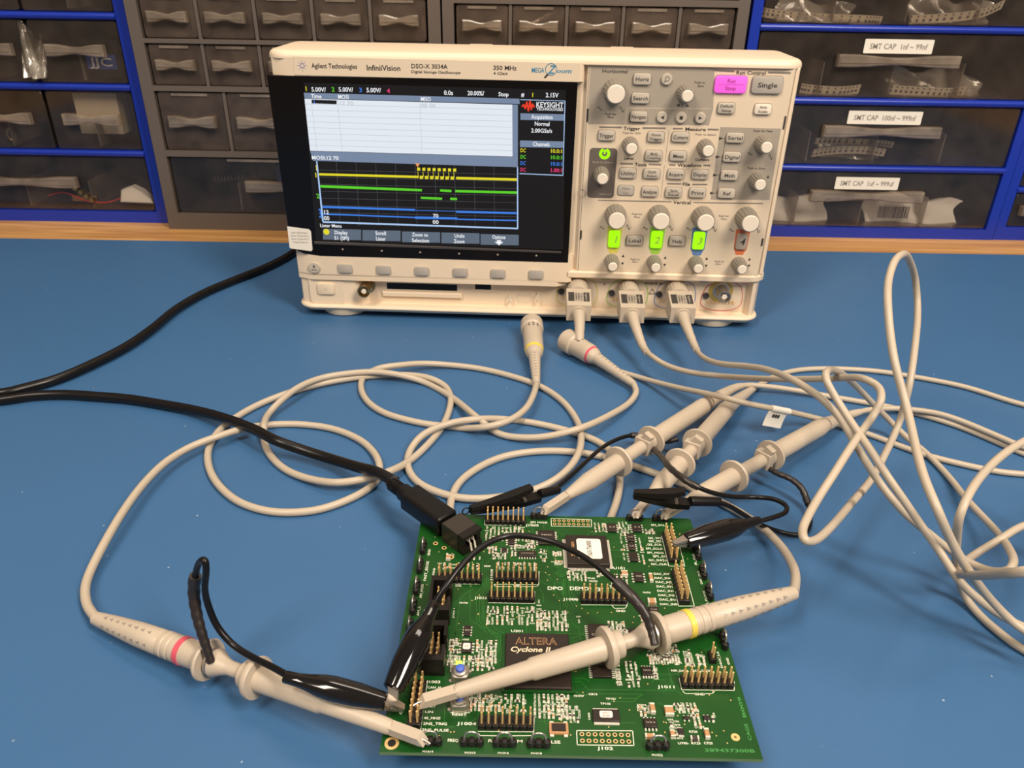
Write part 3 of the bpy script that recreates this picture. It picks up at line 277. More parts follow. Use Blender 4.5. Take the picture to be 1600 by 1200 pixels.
class MB:
    def __init__(s): s.v = []; s.f = []; s.m = []
    def add(s, vs, fs, mi=0, T=I4):
        o = len(s.v); s.v += [T @ Vector(p) for p in vs]; s.f += [tuple(i + o for i in f) for f in fs]; s.m += [mi] * len(fs); return s
    def prism(s, pl, z0, z1, b=0, T=I4, mi=0, b0=0, seg=1):
        area2 = sum(pl[i - 1][0] * pl[i][1] - pl[i][0] * pl[i - 1][1] for i in range(len(pl)))
        if area2 < 0: pl = list(reversed(pl))
        lay = []
        if b0: lay += [(z0, b0), (z0 + b0, 0)]
        else: lay += [(z0, 0)]
        if b:
            for k in range(seg + 1):
                a = pi / 2 * k / seg if seg > 1 else None
                lay.append((z1 - b + b * sin(a), b * (1 - cos(a))) if seg > 1 else (z1 - b if k == 0 else z1, 0 if k == 0 else b))
        else: lay += [(z1, 0)]
        n = len(pl); vs = []; fs = []
        for z, ins in lay:
            q = inset(pl, ins) if ins else pl; vs += [(x, y, z) for x, y in q]
        for k in range(len(lay) - 1):
            for i in range(n):
                j = (i + 1) % n; fs.append((k * n + i, k * n + j, (k + 1) * n + j, (k + 1) * n + i))
        fs.append(tuple(range(n - 1, -1, -1))); fs.append(tuple((len(lay) - 1) * n + i for i in range(n)))
        return s.add(vs, fs, mi, T)
    def box(s, x0, y0, z0, x1, y1, z1, T=I4, mi=0, b=0):
        return s.prism([(x0, y0), (x1, y0), (x1, y1), (x0, y1)], z0, z1, b, T, mi)
    def lathe(s, prof, T=I4, n=24, mi=0, sy=1.0, rib=None):
        vs = []; fs = []
        for t, r in prof:
            for i in range(n):
                a = 2 * pi * i / n; rr = r
                if rib and i % 2 and rib[0] <= t <= rib[1]: rr = r - rib[2]
                vs.append((rr * cos(a), rr * sin(a) * sy, t))
        for k in range(len(prof) - 1):
            for i in range(n):
                j = (i + 1) % n; fs.append((k * n + i, k * n + j, (k + 1) * n + j, (k + 1) * n + i))
        fs.append(tuple(range(n - 1, -1, -1))); fs.append(tuple((len(prof) - 1) * n + i for i in range(n)))
        return s.add(vs, fs, mi, T)
    def cyl(s, x, y, z0, z1, r, T=I4, n=20, mi=0): return s.lathe([(z0, r), (z1, r)], T @ Matrix.Translation((x, y, 0)), n, mi)
    def tube(s, pts, r, n=10, mi=0, T=I4, flat=1.0):
        pts = [Vector(p) for p in pts]; rs = r if isinstance(r, (list, tuple)) else [r] * len(pts)
        vs = []; fs = []; t0 = (pts[1] - pts[0]).normalized(); ref = Vector((0, 0, 1)) if abs(t0.z) < .9 else Vector((1, 0, 0))
        nx = t0.cross(ref).normalized(); prev = t0
        for k, p in enumerate(pts):
            t = (pts[min(k + 1, len(pts) - 1)] - pts[max(k - 1, 0)]).normalized()
            q = prev.rotation_difference(t); nx = (q @ nx); nx = (nx - t * nx.dot(t)).normalized(); prev = t; ny = t.cross(nx)
            for i in range(n):
                a = 2 * pi * i / n; vs.append(p + nx * (rs[k] * cos(a)) + ny * (rs[k] * sin(a) * flat))
        for k in range(len(pts) - 1):
            for i in range(n):
                j = (i + 1) % n; fs.append((k * n + i, k * n + j, (k + 1) * n + j, (k + 1) * n + i))
        fs.append(tuple(range(n - 1, -1, -1))); fs.append(tuple((len(pts) - 1) * n + i for i in range(n)))
        return s.add(vs, fs, mi, T)
    def poly(s, pts, mi=0, T=I4): return s.add(pts, [tuple(range(len(pts)))], mi, T)
    def line(s, pts, w, z=0, T=I4, mi=0):   # flat stroke in the local xy plane
        for a, b in zip(pts, pts[1:]):
            a, b = Vector(a[:2]), Vector(b[:2]); d = (b - a)
            if d.length < 1e-5: continue
            d.normalize(); nn = Vector((-d.y, d.x)) * w / 2; e = d * w * .3
            s.add([(*(a - nn - e), z), (*(b - nn + e), z), (*(b + nn + e), z), (*(a + nn - e), z)], [(0, 1, 2, 3)], mi, T)
        return s
    def text(s, st, h, T, anchor='c', w=None, mi=0, ital=0, G=None):
        k = h / CAPH; x = 0; runs = []
        for ch in st:
            if ch == ' ': x += .3; continue
            vs, fs, adv = (G or GL)[ch]; runs.append((x, vs, fs)); x += adv
        if not runs: return s
        xmin = runs[0][0]; tot = max((rx + max(v[0] for v in vs)) for rx, vs, fs in runs)
        sx = (w / tot) if w else k; off = {'c': -tot / 2, 'l': 0, 'r': -tot}[anchor]
        for rx, vs, fs in runs:
            s.add([((rx + vx + off) * sx + ital * vy * k, vy * k - h / 2, 0) for vx, vy in vs], fs, mi, T)
        return s
    def build(s, name, mats, parent=None, label=None, angle=38, loc=None):
        if not isinstance(mats, (list, tuple)): mats = [mats]
        org = Vector(ORG.get(parent.name, (0, 0, 0))) if parent else Vector(loc or (0, 0, 0))
        me = bpy.data.meshes.new(name); me.from_pydata([tuple((p - org) * MM) for p in s.v], [], s.f); 
        for m in mats: me.materials.append(m)
        for p, mi in zip(me.polygons, s.m): p.material_index = mi; p.use_smooth = True
        me.set_sharp_from_angle(angle=radians(angle)); me.update()
        o = bpy.data.objects.new(name, me); COL.objects.link(o)
        ORG[o.name] = tuple(org)
        if parent: o.parent = parent
        else: o.location = org * MM
        if label: o['label'] = label
        return o
def tag(o, label, cat, group=None):
    o['label'] = label; o['category'] = cat
    if group: o['group'] = group
    return o
def thing(name, label, cat, org=(0, 0, 0), group=None, local=False, loc=(0, 0, 0), rz=0):
    """Empty at the base; with local=True the parts are drawn in the thing's own axes"""
    o = bpy.data.objects.new(name, None); COL.objects.link(o); o.empty_display_size = .02
    if local: o.location = Vector(loc) * MM; o.rotation_euler = (0, 0, rz); ORG[o.name] = (0, 0, 0)
    else: o.location = Vector(org) * MM; ORG[o.name] = tuple(org)
    return tag(o, label, cat, group)
def struct(o): o['kind'] = 'structure'; return o
def smooth(pts, sub=6):
    P = [Vector(p) for p in pts]; out = []
    for i in range(len(P) - 1):
        p0 = P[i - 1] if i else P[0] * 2 - P[1]; p1, p2 = P[i], P[i + 1]; p3 = P[i + 2] if i + 2 < len(P) else P[-1] * 2 - P[-2]
        d1 = max(1e-4, (p1 - p0).length ** .5); d2 = max(1e-4, (p2 - p1).length ** .5); d3 = max(1e-4, (p3 - p2).length ** .5)
        m1 = (p2 - p1) + ((p1 - p0) / d1 - (p2 - p0) / (d1 + d2)) * d2
        m2 = (p2 - p1) + ((p3 - p2) / d3 - (p3 - p1) / (d2 + d3)) * d2
        for k in range(sub):
            t = k / sub; t2, t3 = t * t, t * t * t
            out.append(p1 * (2 * t3 - 3 * t2 + 1) + m1 * (t3 - 2 * t2 + t) + p2 * (-2 * t3 + 3 * t2) + m2 * (t3 - t2))
    out.append(P[-1]); return out
def seglen(pts): return sum((b - a).length for a, b in zip(pts, pts[1:]))
def relax(pts, it=2, lo=None):
    P = [Vector(p) for p in pts]
    for _ in range(it):
        P = [P[0]] + [P[i] * .5 + (P[i - 1] + P[i + 1]) * .25 for i in range(1, len(P) - 1)] + [P[-1]]
    return P

# ------------------------------------------------------------------ setting
b = MB().box(-1200, -200, -38, 1200, 1020, -1.5); b.build('workbench', M['wood'], loc=(0, 400, -38)); tag(bpy.data.objects['workbench'], 'light wooden workbench top showing as a strip behind the blue mat', 'workbench')
b = MB().prism(rrect(1800, 957, 6, 3, 0, 299), -1.5, 0, .4); tag(b.build('desk_mat', M['mat'], loc=(0, 299, -1.5)), 'large blue work mat covering the bench under everything', 'mat')
struct(MB().box(-2200, 1020, -800, 2200, 1060, 1900).build('wall_back', M['wall'], loc=(0, 1040, -800)))
struct(MB().box(-2200, -1800, -820, 2200, 1060, -800).build('floor', M['floor'], loc=(0, 0, -820)))
for x, y in ((-1100, -150), (1100, -150), (-1100, 960), (1100, 960)):
    MB().box(x - 35, y - 35, -800, x + 35, y + 35, -38).build('leg', M['wood'], bpy.data.objects['workbench'])

# ------------------------------------------------------------------ drawer cabinets
def bowtie(w, h, pinch):
    n = 12; top = []
    for i in range(n + 1):
        t = i / n; x = -w / 2 + w * t; k = (1 - cos(2 * pi * min(1, max(0, (t - .12) / .76)))) / 2
        top.append((x, h / 2 - pinch * k))
    return top + [(x, -y) for x, y in reversed(top)]
def make_drawer(cab, x0, x1, z0, z1, y0, mk, hw, hz, depth, div=(), stop=True):
    m = M[mk]; d = MB(); w = x1 - x0; cx = (x0 + x1) / 2; cz = (z0 + z1) / 2
    d.prism(rrect(w, z1 - z0, 2.5, 2, cx, cz), -2, 0, .6, MF(0, y0, 0))
    d.box(x0 + 1, y0 + 2, z0 + 1, x1 - 1, y0 + depth, z0 + 2.2)
    for xa in (x0 + 1, x1 - 2): d.box(xa, y0 + 2, z0 + 2, xa + 1, y0 + depth, z0 + (z1 - z0) * .8)
    o = d.build('drawer', m, cab)
    hh = 11.5 if hw > 45 else 10
    h = MB().prism(bowtie(hw, hh, 2.6), 0, 7.5, 1.0, MF(cx, y0, hz)); 
    h.prism(bowtie(hw - 3, hh * .3, .4), 7.5, 8.3, 0, MF(cx, y0, hz)); h.build('handle', M['handle'], o)
    if stop: MB().box(cx - w * .28, y0 - 1.2, z1 - 3.6, cx + w * .28, y0, z1 - 1.2).build('label_rail', M['handle'], o)
    for xd in div: MB().box(xd - .5, y0 + 2.3, z0 + 2.4, xd + .5, y0 + depth * .9, z0 + (z1 - z0) * .55).build('divider', M['handle'], o)
    return o
def cabinet(label, x0, x1, y0, ztop, fm, rows, wall, bar, mk, hh, bottom, depth=160, group=None, handle_w=None):
    t = thing('drawer_cabinet', label, 'drawer cabinet', ((x0 + x1) / 2, y0 + depth / 2, -1.5), 'drawer cabinets along the back of the bench')
    f = MB(); f.box(x0, y0, -1.5, x0 + wall, y0 + depth, ztop); f.box(x1 - wall, y0, -1.5, x1, y0 + depth, ztop)
    f.box(x0 + wall, y0, -1.5, x1 - wall, y0 + depth, bottom); f.box(x0 + wall, y0, rows[-1][1], x1 - wall, y0 + depth, ztop)
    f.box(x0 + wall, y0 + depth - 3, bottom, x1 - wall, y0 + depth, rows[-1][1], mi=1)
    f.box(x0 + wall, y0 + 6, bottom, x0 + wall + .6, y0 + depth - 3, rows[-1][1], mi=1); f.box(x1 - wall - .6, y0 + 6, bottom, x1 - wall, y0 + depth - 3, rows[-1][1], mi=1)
    ds = []
    for k, (za, zb, n) in enumerate(rows):
        if k:
            f.prism([(y0, rows[k - 1][1]), (y0 + depth - 3, rows[k - 1][1]), (y0 + depth - 3, za), (y0, za)], x0 + wall, x1 - wall, 0, Matrix(((0, 0, 1, 0), (1, 0, 0, 0), (0, 1, 0, 0), (0, 0, 0, 1))))
            if fm == 'bluecab': zc = (rows[k - 1][1] + za) / 2; f.tube([(x0 + wall, y0 + 1.2, zc), (x1 - wall, y0 + 1.2, zc)], (za - rows[k - 1][1]) / 2, 16)
        p = (x1 - x0 - 2 * wall) / n
        for i in range(n):
            a = x0 + wall + p * i; c = a + p
            if i and fm == 'greycab': f.box(a - 1.6, y0 + 1.5, za, a + 1.6, y0 + depth - 3, zb)
            g = 2.2 if fm == 'greycab' else 1.8
            hw = handle_w(n)
            div = [] if n > 3 else ([a + p * q for q in (.25, .5, .75)] if n == 1 else [a + p * .5])
            ds.append((k, i, make_drawer(t, a + g, c - g, za + .8, zb - 1.0, y0 + (2.0 if fm == 'greycab' else 1.2), mk(n), hw, za + (zb - za) * hh(n), depth - 10, div, fm == 'greycab')))
    f.build('frame', [M[fm], M['dark']], t); return t, ds
hw_b = lambda n: {3: 59, 1: 121}[n]; blue_rows1 = lambda a: [(11, 71, a), (77.5, 138, 3), (144.5, 205, 3), (211.5, 272, 3)]
cabL, dL = cabinet('blue steel drawer cabinet at the left edge, beside the grey cabinet', -690, -389, 843, 284, 'bluecab', blue_rows1(1), 10.5, 6, lambda n: 'clear', lambda n: .53, 11, group=None, handle_w=hw_b)
cabR, dR = cabinet('blue drawer cabinet whose wide drawers carry printed capacitor labels', 227, 529, 830, 284, 'bluecab', [(10, 71, 1), (77, 138, 1), (144.5, 206, 1), (212, 272, 1)], 10, 6, lambda n: 'clear', lambda n: .58, 10, handle_w=hw_b)
hw_g = lambda n: {5: 38, 4: 48, 1: 121}[n]; rows_g = [(17, 77, 1), (83, 142, 4), (147, 186.5, 5), (190.5, 230, 5), (234, 273, 5)]
cabA, dA = cabinet('grey plastic drawer cabinet beside the left blue cabinet, many small smoky drawers', -379, -75, 822, 284, 'greycab', rows_g, 12, 4, lambda n: 'smoke' if n > 1 else 'clear', lambda n: .5, 16, handle_w=hw_g)
cabB, dB = cabinet('grey plastic drawer cabinet standing directly behind the oscilloscope', -73, 222, 822, 284, 'greycab', [(17, 77, 1), (83, 142, 4), (147, 183, 5), (188, 226, 5), (232, 271, 5)], 11, 4, lambda n: 'smoke' if n > 1 else 'clear', lambda n: .5, 16, handle_w=hw_g)
cabD, dD = cabinet('blue drawer cabinet with small drawers cut by the right picture edge', 530, 832, 831, 284, 'bluecab', [(13, 51, 5), (57, 95, 5), (101, 139, 5), (145, 183, 5), (189, 227, 5), (233, 271, 5)], 10, 6, lambda n: 'clear', lambda n: .5, 13, handle_w=lambda n: 38)
for (k, i, d), txt, (u, z) in zip([q for q in dR if q[0] < 3][::-1], ('SMT CAP  1nf ~ 99nf', 'SMT CAP  100nf ~ 999nf', 'SMT CAP  1uf ~ 999uf'), ((376.5, 193.5), (379.5, 126), (377, 58.5))):
    w_ = 68 if '100' not in txt else 76
    s_ = MB().prism(rrect(w_, 13, .8, 2, u, z), 0, .4, 0, MF(0, 831, 0)); s_.text(txt, 5, MF(u, 830.5, z), 'c', w_ * .84, 1); s_.build('label_strip', [M['paper'], M['inkg']], d)

# things lying in the drawers
def ribbon(pts, w, label, group=None):
    P = smooth(pts, 5); m = MB(); vs = []; 
    for k, p in enumerate(P):
        t = (P[min(k + 1, len(P) - 1)] - P[max(k - 1, 0)]).normalized(); up = Vector((0, -.35, 1)).normalized(); s = up
        vs += [p - s * w / 2, p + s * w / 2, p - s * w / 2 + Vector((0, .5, 0)), p + s * w / 2 + Vector((0, .5, 0))]
    fs = []
    for k in range(len(P) - 1):
        a = 4 * k; fs += [(a, a + 4, a + 5, a + 1), (a + 2, a + 3, a + 7, a + 6), (a, a + 2, a + 6, a + 4), (a + 1, a + 5, a + 7, a + 3)]
    m.add(vs, fs); L = 0; nx = 2
    for a, c in zip(P, P[1:]):
        d = (c - a); L += d.length
        if L > nx:
            nx += 4; t = d.normalized(); up = Vector((0, -.35, 1)).normalized()
            for o_, r in ((w * .3, .8), (-w * .12, 1.3)):
                q = a + up * o_ + Vector((0, -.25, 0)); m.add([q - t * r - up * r, q + t * r - up * r, q + t * r + up * r, q - t * r + up * r], [(0, 1, 2, 3)], 1)
    return tag(m.build('component_tape', [M['tape'], M['taupe']], loc=tuple(P[len(P) // 2])), label, 'component tape', 'component tapes lying in the right cabinet drawers')
def bag(x0, x1, z, y, h, label, mk='bag', name='plastic_bag', tilt=.3, cat='bag', grp=None):
    m = MB(); nx, ny = 18, 7; rnd = random.Random(int(x0 * 7 + z)); vs = []
    for j in range(ny + 1):
        for i in range(nx + 1):
            u, v = i / nx, j / ny; sh = (x1 - x0) * .06 * sin(v * 5 + x0)
            vs.append((x0 + (x1 - x0) * u + sh * v, y + 14 * v + 5 * sin(u * 7 + v * 3) + rnd.uniform(-1.6, 1.6), z + h * v * (1 - .35 * u) + h * .14 * sin(u * 9 + z) * v + rnd.uniform(-.5, .5) * (j > 0)))
    nn = len(vs); vs += [(a, b_ + 3 + 3 * sin(pi * (i % (nx + 1)) / nx), c) for i, (a, b_, c) in enumerate(vs)]
    fs = []
    for j in range(ny):
        for i in range(nx):
            a = j * (nx + 1) + i; q = (a, a + 1, a + nx + 2, a + nx + 1); fs += [q, tuple(nn + k for k in reversed(q))]
    rim = [i for i in range(nx)] ; fs += [(i + 1, i, nn + i, nn + i + 1) for i in rim]; top = ny * (nx + 1); fs += [(top + i, top + i + 1, nn + top + i + 1, nn + top + i) for i in rim]
    m.add(vs, fs); o = m.build(name, M[mk], angle=60, loc=((x0 + x1) / 2, y, z)); return tag(o, label, cat, {'bag': 'plastic bags lying in the drawers', 'packet': 'white packets in the lowest right drawer'}[cat])
ribbon([(236, 842, 222), (262, 845, 219), (300, 842, 217), (345, 846, 216), (362, 850, 215)], 9, 'cream component tape in the top right drawer, left of the divider')
ribbon([(386, 840, 217), (420, 842, 219), (455, 840, 224), (475, 844, 232)], 9, 'cream component tape in the top right drawer, right of the divider', None)
ribbon([(292, 844, 152), (300, 842, 151), (332, 840, 150), (352, 842, 152)], 10, 'component tape at left end of the 1nf to 99nf drawer')
ribbon([(384, 842, 152), (410, 840, 151), (440, 841, 150), (462, 846, 151)], 10, 'component tape right of centre in the 1nf to 99nf drawer')
ribbon([(318, 846, 86), (340, 843, 90), (370, 842, 91), (395, 845, 88)], 9, 'upper component tape bundle in the 100nf to 999nf drawer')
ribbon([(320, 850, 98), (345, 848, 99), (385, 850, 97), (405, 852, 95)], 7, 'faint component tape behind the bundle in the 100nf drawer')
bag(255, 330, 213.5, 838, 22, 'crinkled clear bag in the top right drawer near its left end')
bag(392, 470, 213.5, 848, 26, 'clear bag around tape in the top right drawer, right side')
bag(382, 482, 146, 848, 28, 'clear pointed bag over the tape in the 1nf to 99nf drawer')
bag(240, 350, 12, 846, 32, 'white flat packet at the left of the 1uf to 999uf drawer', 'paper', 'white_packet', cat='packet')
wb = bag(392, 494, 12, 844, 30, 'white packet with barcode at the right of the 1uf drawer', 'paper', 'white_packet', cat='packet')
bc = MB(); x_ = 400.0
while x_ < 434:
    w_ = random.choice((.6, 1.0, 1.6)); bc.box(x_, 838.4, 19, x_ + w_, 838.7, 32); x_ += w_ + random.choice((.7, 1.1))
o_ = bc.build('barcode', M['ink'], wb)
bag(330, 395, 80, 852, 22, 'clear bag behind the tapes in the 100nf to 999nf drawer')
bag(-506, -484, 150, 838, 50, 'silvery twisted bag in the left cabinet, left of the blue card')
bx = MB().box(-447, 852, 150, -408, 880, 186); bx.prism(rrect(30, 14, .5, 1, -428, 165), 0, .5, 0, MF(0, 852, 0), 1); bx.text('JJC', 8, MF(-428, 851.3, 165), 'c', 22, 2)
tag(bx.build('accessory_box', [M['blackm'], M['jjc'], M['paper']], loc=(-428, 866, 150)), 'black box with blue JJC logo in the left blue cabinet', 'box')
tag(MB().box(-470, 858, 92, -424, 880, 134, b=1).build('brown_card_box', M['tape'], loc=(-447, 870, 92)), 'brown carton standing in the drawer below the blue JJC box', 'box')
tag(MB().tube(smooth([(-520, 850, 26), (-500, 848, 30), (-478, 846, 22), (-455, 846, 20), (-435, 848, 25), (-418, 848, 23)], 6), .9, 8).build('red_wire', M['red'], loc=(-470, 848, 20)), 'thin red wire in the bottom drawer of left blue cabinet', 'wire')
tag(MB().prism([(-440, 20), (-402.5, 19), (-405, 24), (-414, 33), (-424, 38), (-436, 34)], 0, 12, 1.5, MF(0, 858, 0)).build('white_clip_part', M['paper'], loc=(-425, 850, 19)), 'white plastic piece beside the red wire in the bottom left drawer', 'plastic part')
cn = MB()
for i in range(5): cn.cyl(0, 0, 0, 8, 2.6, MF(-489 + i * 5, 850, 40 - i * 4.2), 12)
cn.box(-494, 850, 20, -466, 853, 26); tag(cn.build('terminal_strip', [M['brass']], loc=(-480, 850, 20)), 'row of brass terminals above the red wire in the bottom left drawer', 'terminal strip')
tag(MB().tube([(-545 + 4.5 * cos(a / 4), 856, 90 + 6 * sin(a / 4)) for a in range(26)], 1.6, 8).build('copper_ring', M['brass'], loc=(-545, 856, 84)), 'copper ring in the left cabinet at the picture edge', 'ring')
sp = MB(); pts = [( -335 + i * .55, 858 + 3 * cos(i * .9), 44 + i * .07 + 3 * sin(i * .9)) for i in range(120)]; sp.tube(pts, .5, 5)
tag(sp.build('coil_spring', M['steel'], loc=(-300, 858, 44)), 'long steel coil spring in the bottom drawer of the left grey cabinet', 'spring')
tag(MB().box(-262, 850, 44, -222, 880, 62, b=1).build('blue_card_box', M['jjc'], loc=(-242, 860, 44)), 'small blue box in the bottom drawer of the left grey cabinet', 'box')
tag(MB().tube([(7, 836, 205), (38, 834, 220)], 2.2, 8).build('clear_rod', M['handle'], loc=(0, 835, 205)), 'slanting clear rod in the second top drawer behind the oscilloscope', 'rod')
# ------------------------------------------------------------------ oscilloscope (own axes: x along the front, y into the case, z up)
SC = thing('oscilloscope', 'ivory bench oscilloscope with lit screen standing at the back of the blue mat', 'oscilloscope', local=True, loc=(-179.76, 588.55, 0), rz=-0.035)
def plan(x0, x1, y0, y1, rf, rb=6):
    p = []
    for cx, cy, r, a0 in ((x1 - rb, y1 - rb, rb, 0), (x0 + rb, y1 - rb, rb, pi / 2), (x0 + rf, y0 + rf, rf, pi), (x1 - rf, y0 + rf, rf, 3 * pi / 2)):
        for i in range(9): a = a0 + pi / 2 * i / 8; p.append((cx + r * cos(a), cy + r * sin(a)))
    return p
h = MB()
h.prism(plan(2.5, 378.5, 5, 76, 14), 40, 200)
h.prism(plan(4, 377, 60, 140, 6), 40, 193, 3)
h.prism(plan(0, 381, 0, 74, 15, 10), 199.2, 204.6, 4.4, seg=4)                              # lip over the whole front
h.prism([(0, 15), (4, 4.4), (15, 0), (226, 0), (227, 1.2), (227, 30), (0, 30)], 187.9, 199.4)  # band above the screen
h.prism([(222, 0), (366, 0), (374, 2), (379, 7), (381, 15), (381, 60), (222, 60)], 40.5, 46.5, 1.2, b0=1.2)                             # ring under the control panel
h.prism([(0.8, 16), (4.4, 4.6), (16, 0), (223, 0), (226, 2), (226, 30), (0.8, 30)], 37, 60)
h.prism([(0.8, 16), (4.4, 4.6), (16, 0), (214, 0), (222, 4), (222, 30), (0.8, 30)], 33.2, 38, 0)
h.prism(plan(2.5, 378.5, 9, 140, 8), 9, 41)
h.prism([(2.5, 30), (2.5, 14), (6, 5), (14, 2), (50, 2), (60, 9), (60, 30)], 10, 34)
h.prism([(366, 30), (368, 10), (371, 3), (374, 4), (378.5, 14), (378.5, 30)], 10, 41)
h.prism(plan(1.5, 380, -1.5, 141, 14), 6, 11.5, 2.0, b0=3.2, seg=3)
for k, (a, c) in enumerate(((136, 156), (161, 177), (252, 272), (306, 322))): h.box(a, 84, 190, c, 112, 201.5 if k % 2 == 0 else 200, b=1)
h.prism(rrect(28, 27, 3, 3, 26.5, 25), 0, .5, .3, MF(0, 2, 0))                          # frame round the power key
h.build('case', M['white'], SC)
# pieces of the seams
sm = MB(); sm.line([(373.2, 197), (372, 46.6)], .35, .05, MF(0, 4.2, 0)); sm.line([(230.6, 198), (230.9, 46.5)], .3, .05, MF(0, 1.95, 0))
for u, z, hgt in ((231.2, 165, 9), (372.6, 163, 9), (231.6, 76, 7), (371.8, 74, 6)): sm.box(u - .6, z - hgt / 2, 0, u + .6, z + hgt / 2, .15, MF(0, 1.7, 0))
sm.build('seam_line', M['ink'], SC)
MB().prism([(229.5, 46.5), (373, 46.5), (374, 199.3), (229.5, 199.3)], -3, 0, .3, MF(0, 2, 0)).build('control_panel', M['panel'], SC)
MB().prism([(374, 46.5), (377.5, 46.5), (378, 199.3), (374.4, 199.3)], -3, 0, .8, MF(0, 4, 0)).build('side_post', M['white'], SC)
for u in (37, 345): MB().lathe([(0, 17), (1, 19.5), (5, 21), (7, 21)], Matrix.Translation((u, 22, 0)), 32).build('foot', M['white'], SC)
for u in (40, 340): MB().lathe([(0, 15), (7, 16)], Matrix.Translation((u, 118, 0)), 24).build('foot', M['white'], SC)
# screen
bz = [(0.6, 187.9), (222.9, 187.2), (222.7, 53.4), (25, 53.2), (12, 55), (5, 58.6), (2, 64)]
MB().prism(bz, -6, 0, .4, MF(0, -.3, 0)).build('screen_bezel', M['black'], SC)
MB().prism([(21.5, 65.5), (217, 63), (217, 61.2), (21.5, 63.2)], 0, .9, .3, MF(0, -.3, 0)).build('bezel_ledge', M['bezelin'], SC)
S_ = DATA['screen']; ZS = -.35
scr = MB(); e = .05
scr.add([(u, ZS - .05, z) for u, z in S_['panel']], [(0, 1, 2, 3)]) ; scr.prism(S_['panel'], 0, .15, 0, MF(0, ZS, 0))
SCRN = scr.build('display', M['s_black'], SC)
def quads(name, key, m, off, thin=None):
    b = MB()
    for q in S_[key]:
        if thin and len(q) == 4: q = [q[0], q[1], [q[2][0], q[1][1] + (q[2][1] - q[1][1]) * thin], [q[3][0], q[0][1] + (q[3][1] - q[0][1]) * thin]]
        b.poly([(u, 0, z) for u, z in q], 0, Matrix.Translation((0, ZS - .15 - off, 0)))
    return b.build(name, M[m], SCRN)
quads('window_bar', 'grey', 's_grey', .06); quads('listing_table', 'white', 's_white', .06); quads('cursor_cell', 'black', 's_black', .12)
b = MB()
for q in S_['lines']: b.line(q, .22, 0, MF(0, ZS - .28, 0))
b.build('table_rule', M['s_line'], SCRN)
b = MB()
for q in S_['grid']: b.line(q, .22, 0, MF(0, ZS - .2, 0))
b.build('graticule', M['s_grid'], SCRN)
quads('yellow_trace', 'yellow', 's_yel', .12, .72); quads('green_trace', 'green', 's_grn', .12, .68); quads('blue_bus_trace', 'blue', 's_blu', .12, .6); quads('window_frame_line', 'paleframe', 's_pale', .14)
b = MB()
for i in range(8):
    a = S_['yellow'][2 + i]; b.line([((a[0][0] + .3), a[2][1]), (a[0][0] + .6, a[2][1] - 3.4)], .35, 0, MF(0, ZS - .26, 0))
b.build('yellow_trace', M['s_yel'], SCRN)
quads('menu_key', 'skeys', 's_key', .06)
for key, m in (('t_white', 's_txt'), ('t_grey', 's_lg'), ('t_yellow', 's_yel'), ('t_green', 's_grn'), ('t_blue', 's_blu'), ('t_pink', 's_pnk')):
    for st, u, z, hh_, an, w, it in S_[key]: MB().text(st, hh_ * .95, MF(u, ZS - .34, z), an, w).build('screen_text', M[m], SCRN)
b = MB(); b.line(S_['logo'][0], 1.1, 0, MF(0, ZS - .3, 0)); b.build('screen_logo', M['s_red'], SCRN)
b = MB(); u, z = S_['arrows'][0]; b.poly([(u - 1.6, 0, z + 2), (u + 1.6, 0, z + 2), (u, 0, z - 1)], 0, Matrix.Translation((0, ZS - .3, 0))); b.build('trigger_mark', M['s_or'], SCRN)
b = MB(); u, z = S_['knobico'][0]; b.cyl(u, z, 0, .05, 2.4, MF(0, ZS - .25, 0), 16); b.build('knob_symbol', M['s_yel'], SCRN)
b = MB(); u, z = S_['optarrow'][0]; b.poly([(u - 3.4, 0, z + .6), (u + 3.4, 0, z + .6), (u, 0, z - 2.2)], 0, Matrix.Translation((0, ZS - .3, 0))); b.box(u - 1.6, z + .6, 0, u + 1.6, z + 2, .02, MF(0, ZS - .3, 0)); b.build('menu_arrow', M['s_txt'], SCRN)
b = MB()
for u, z in DATA['leds']: b.lathe([(0, .8), (.4, .55)], MF(u, -.6, z), 10)
b.build('bezel_indicator', M['grey'], SC)
# brand plate
pl = DATA['plate']; P = MB().prism(pl, 0, .35, .15, MF(0, 0, 0)).build('name_plate', M['panel'], SC)
b = MB()
for st, u, z, hh_, an, w, it in DATA['brand_txt']: b.text(st, hh_, MF(u, -.45, z), an, w)
u, z = DATA['zoomring']; b.line([(DATA['zoomtail'][0]), (DATA['zoomtail'][1])], 1.3, 0, MF(0, -.46, 0))
b.build('name_print', M['ink'], P)
b = MB(); st, u, z, hh_, an, w, it = DATA['mega']; b.text(st, hh_, MF(u, -.45, z), an, w)
for st, u, z, hh_, an, w, it in DATA['zoomtxt']: b.text(st, hh_, MF(u, -.45, z), an, w, 0, it)
u, z = DATA['zoomring']; b.line([(u + 3.9 * cos(a / 12 * pi), z + 3.9 * sin(a / 12 * pi)) for a in range(25)], .45, 0, MF(0, -.46, 0)); b.build('blue_print', M['blueink'], P)
b = MB(); u, z = DATA['spark']
for k in range(8):
    for r in (1.3, 2.1, 2.9, 3.7): a = k * pi / 4; b.cyl(u + r * cos(a), z + r * sin(a), 0, .03, .36 - .05 * r, MF(0, -.45, 0), 6)
for k in range(16): a = k * pi / 8; b.cyl(u + 1.5 * cos(a), z + 1.5 * sin(a), 0, .03, .22, MF(0, -.45, 0), 6)
b.build('spark_emblem', M['violet'], P)
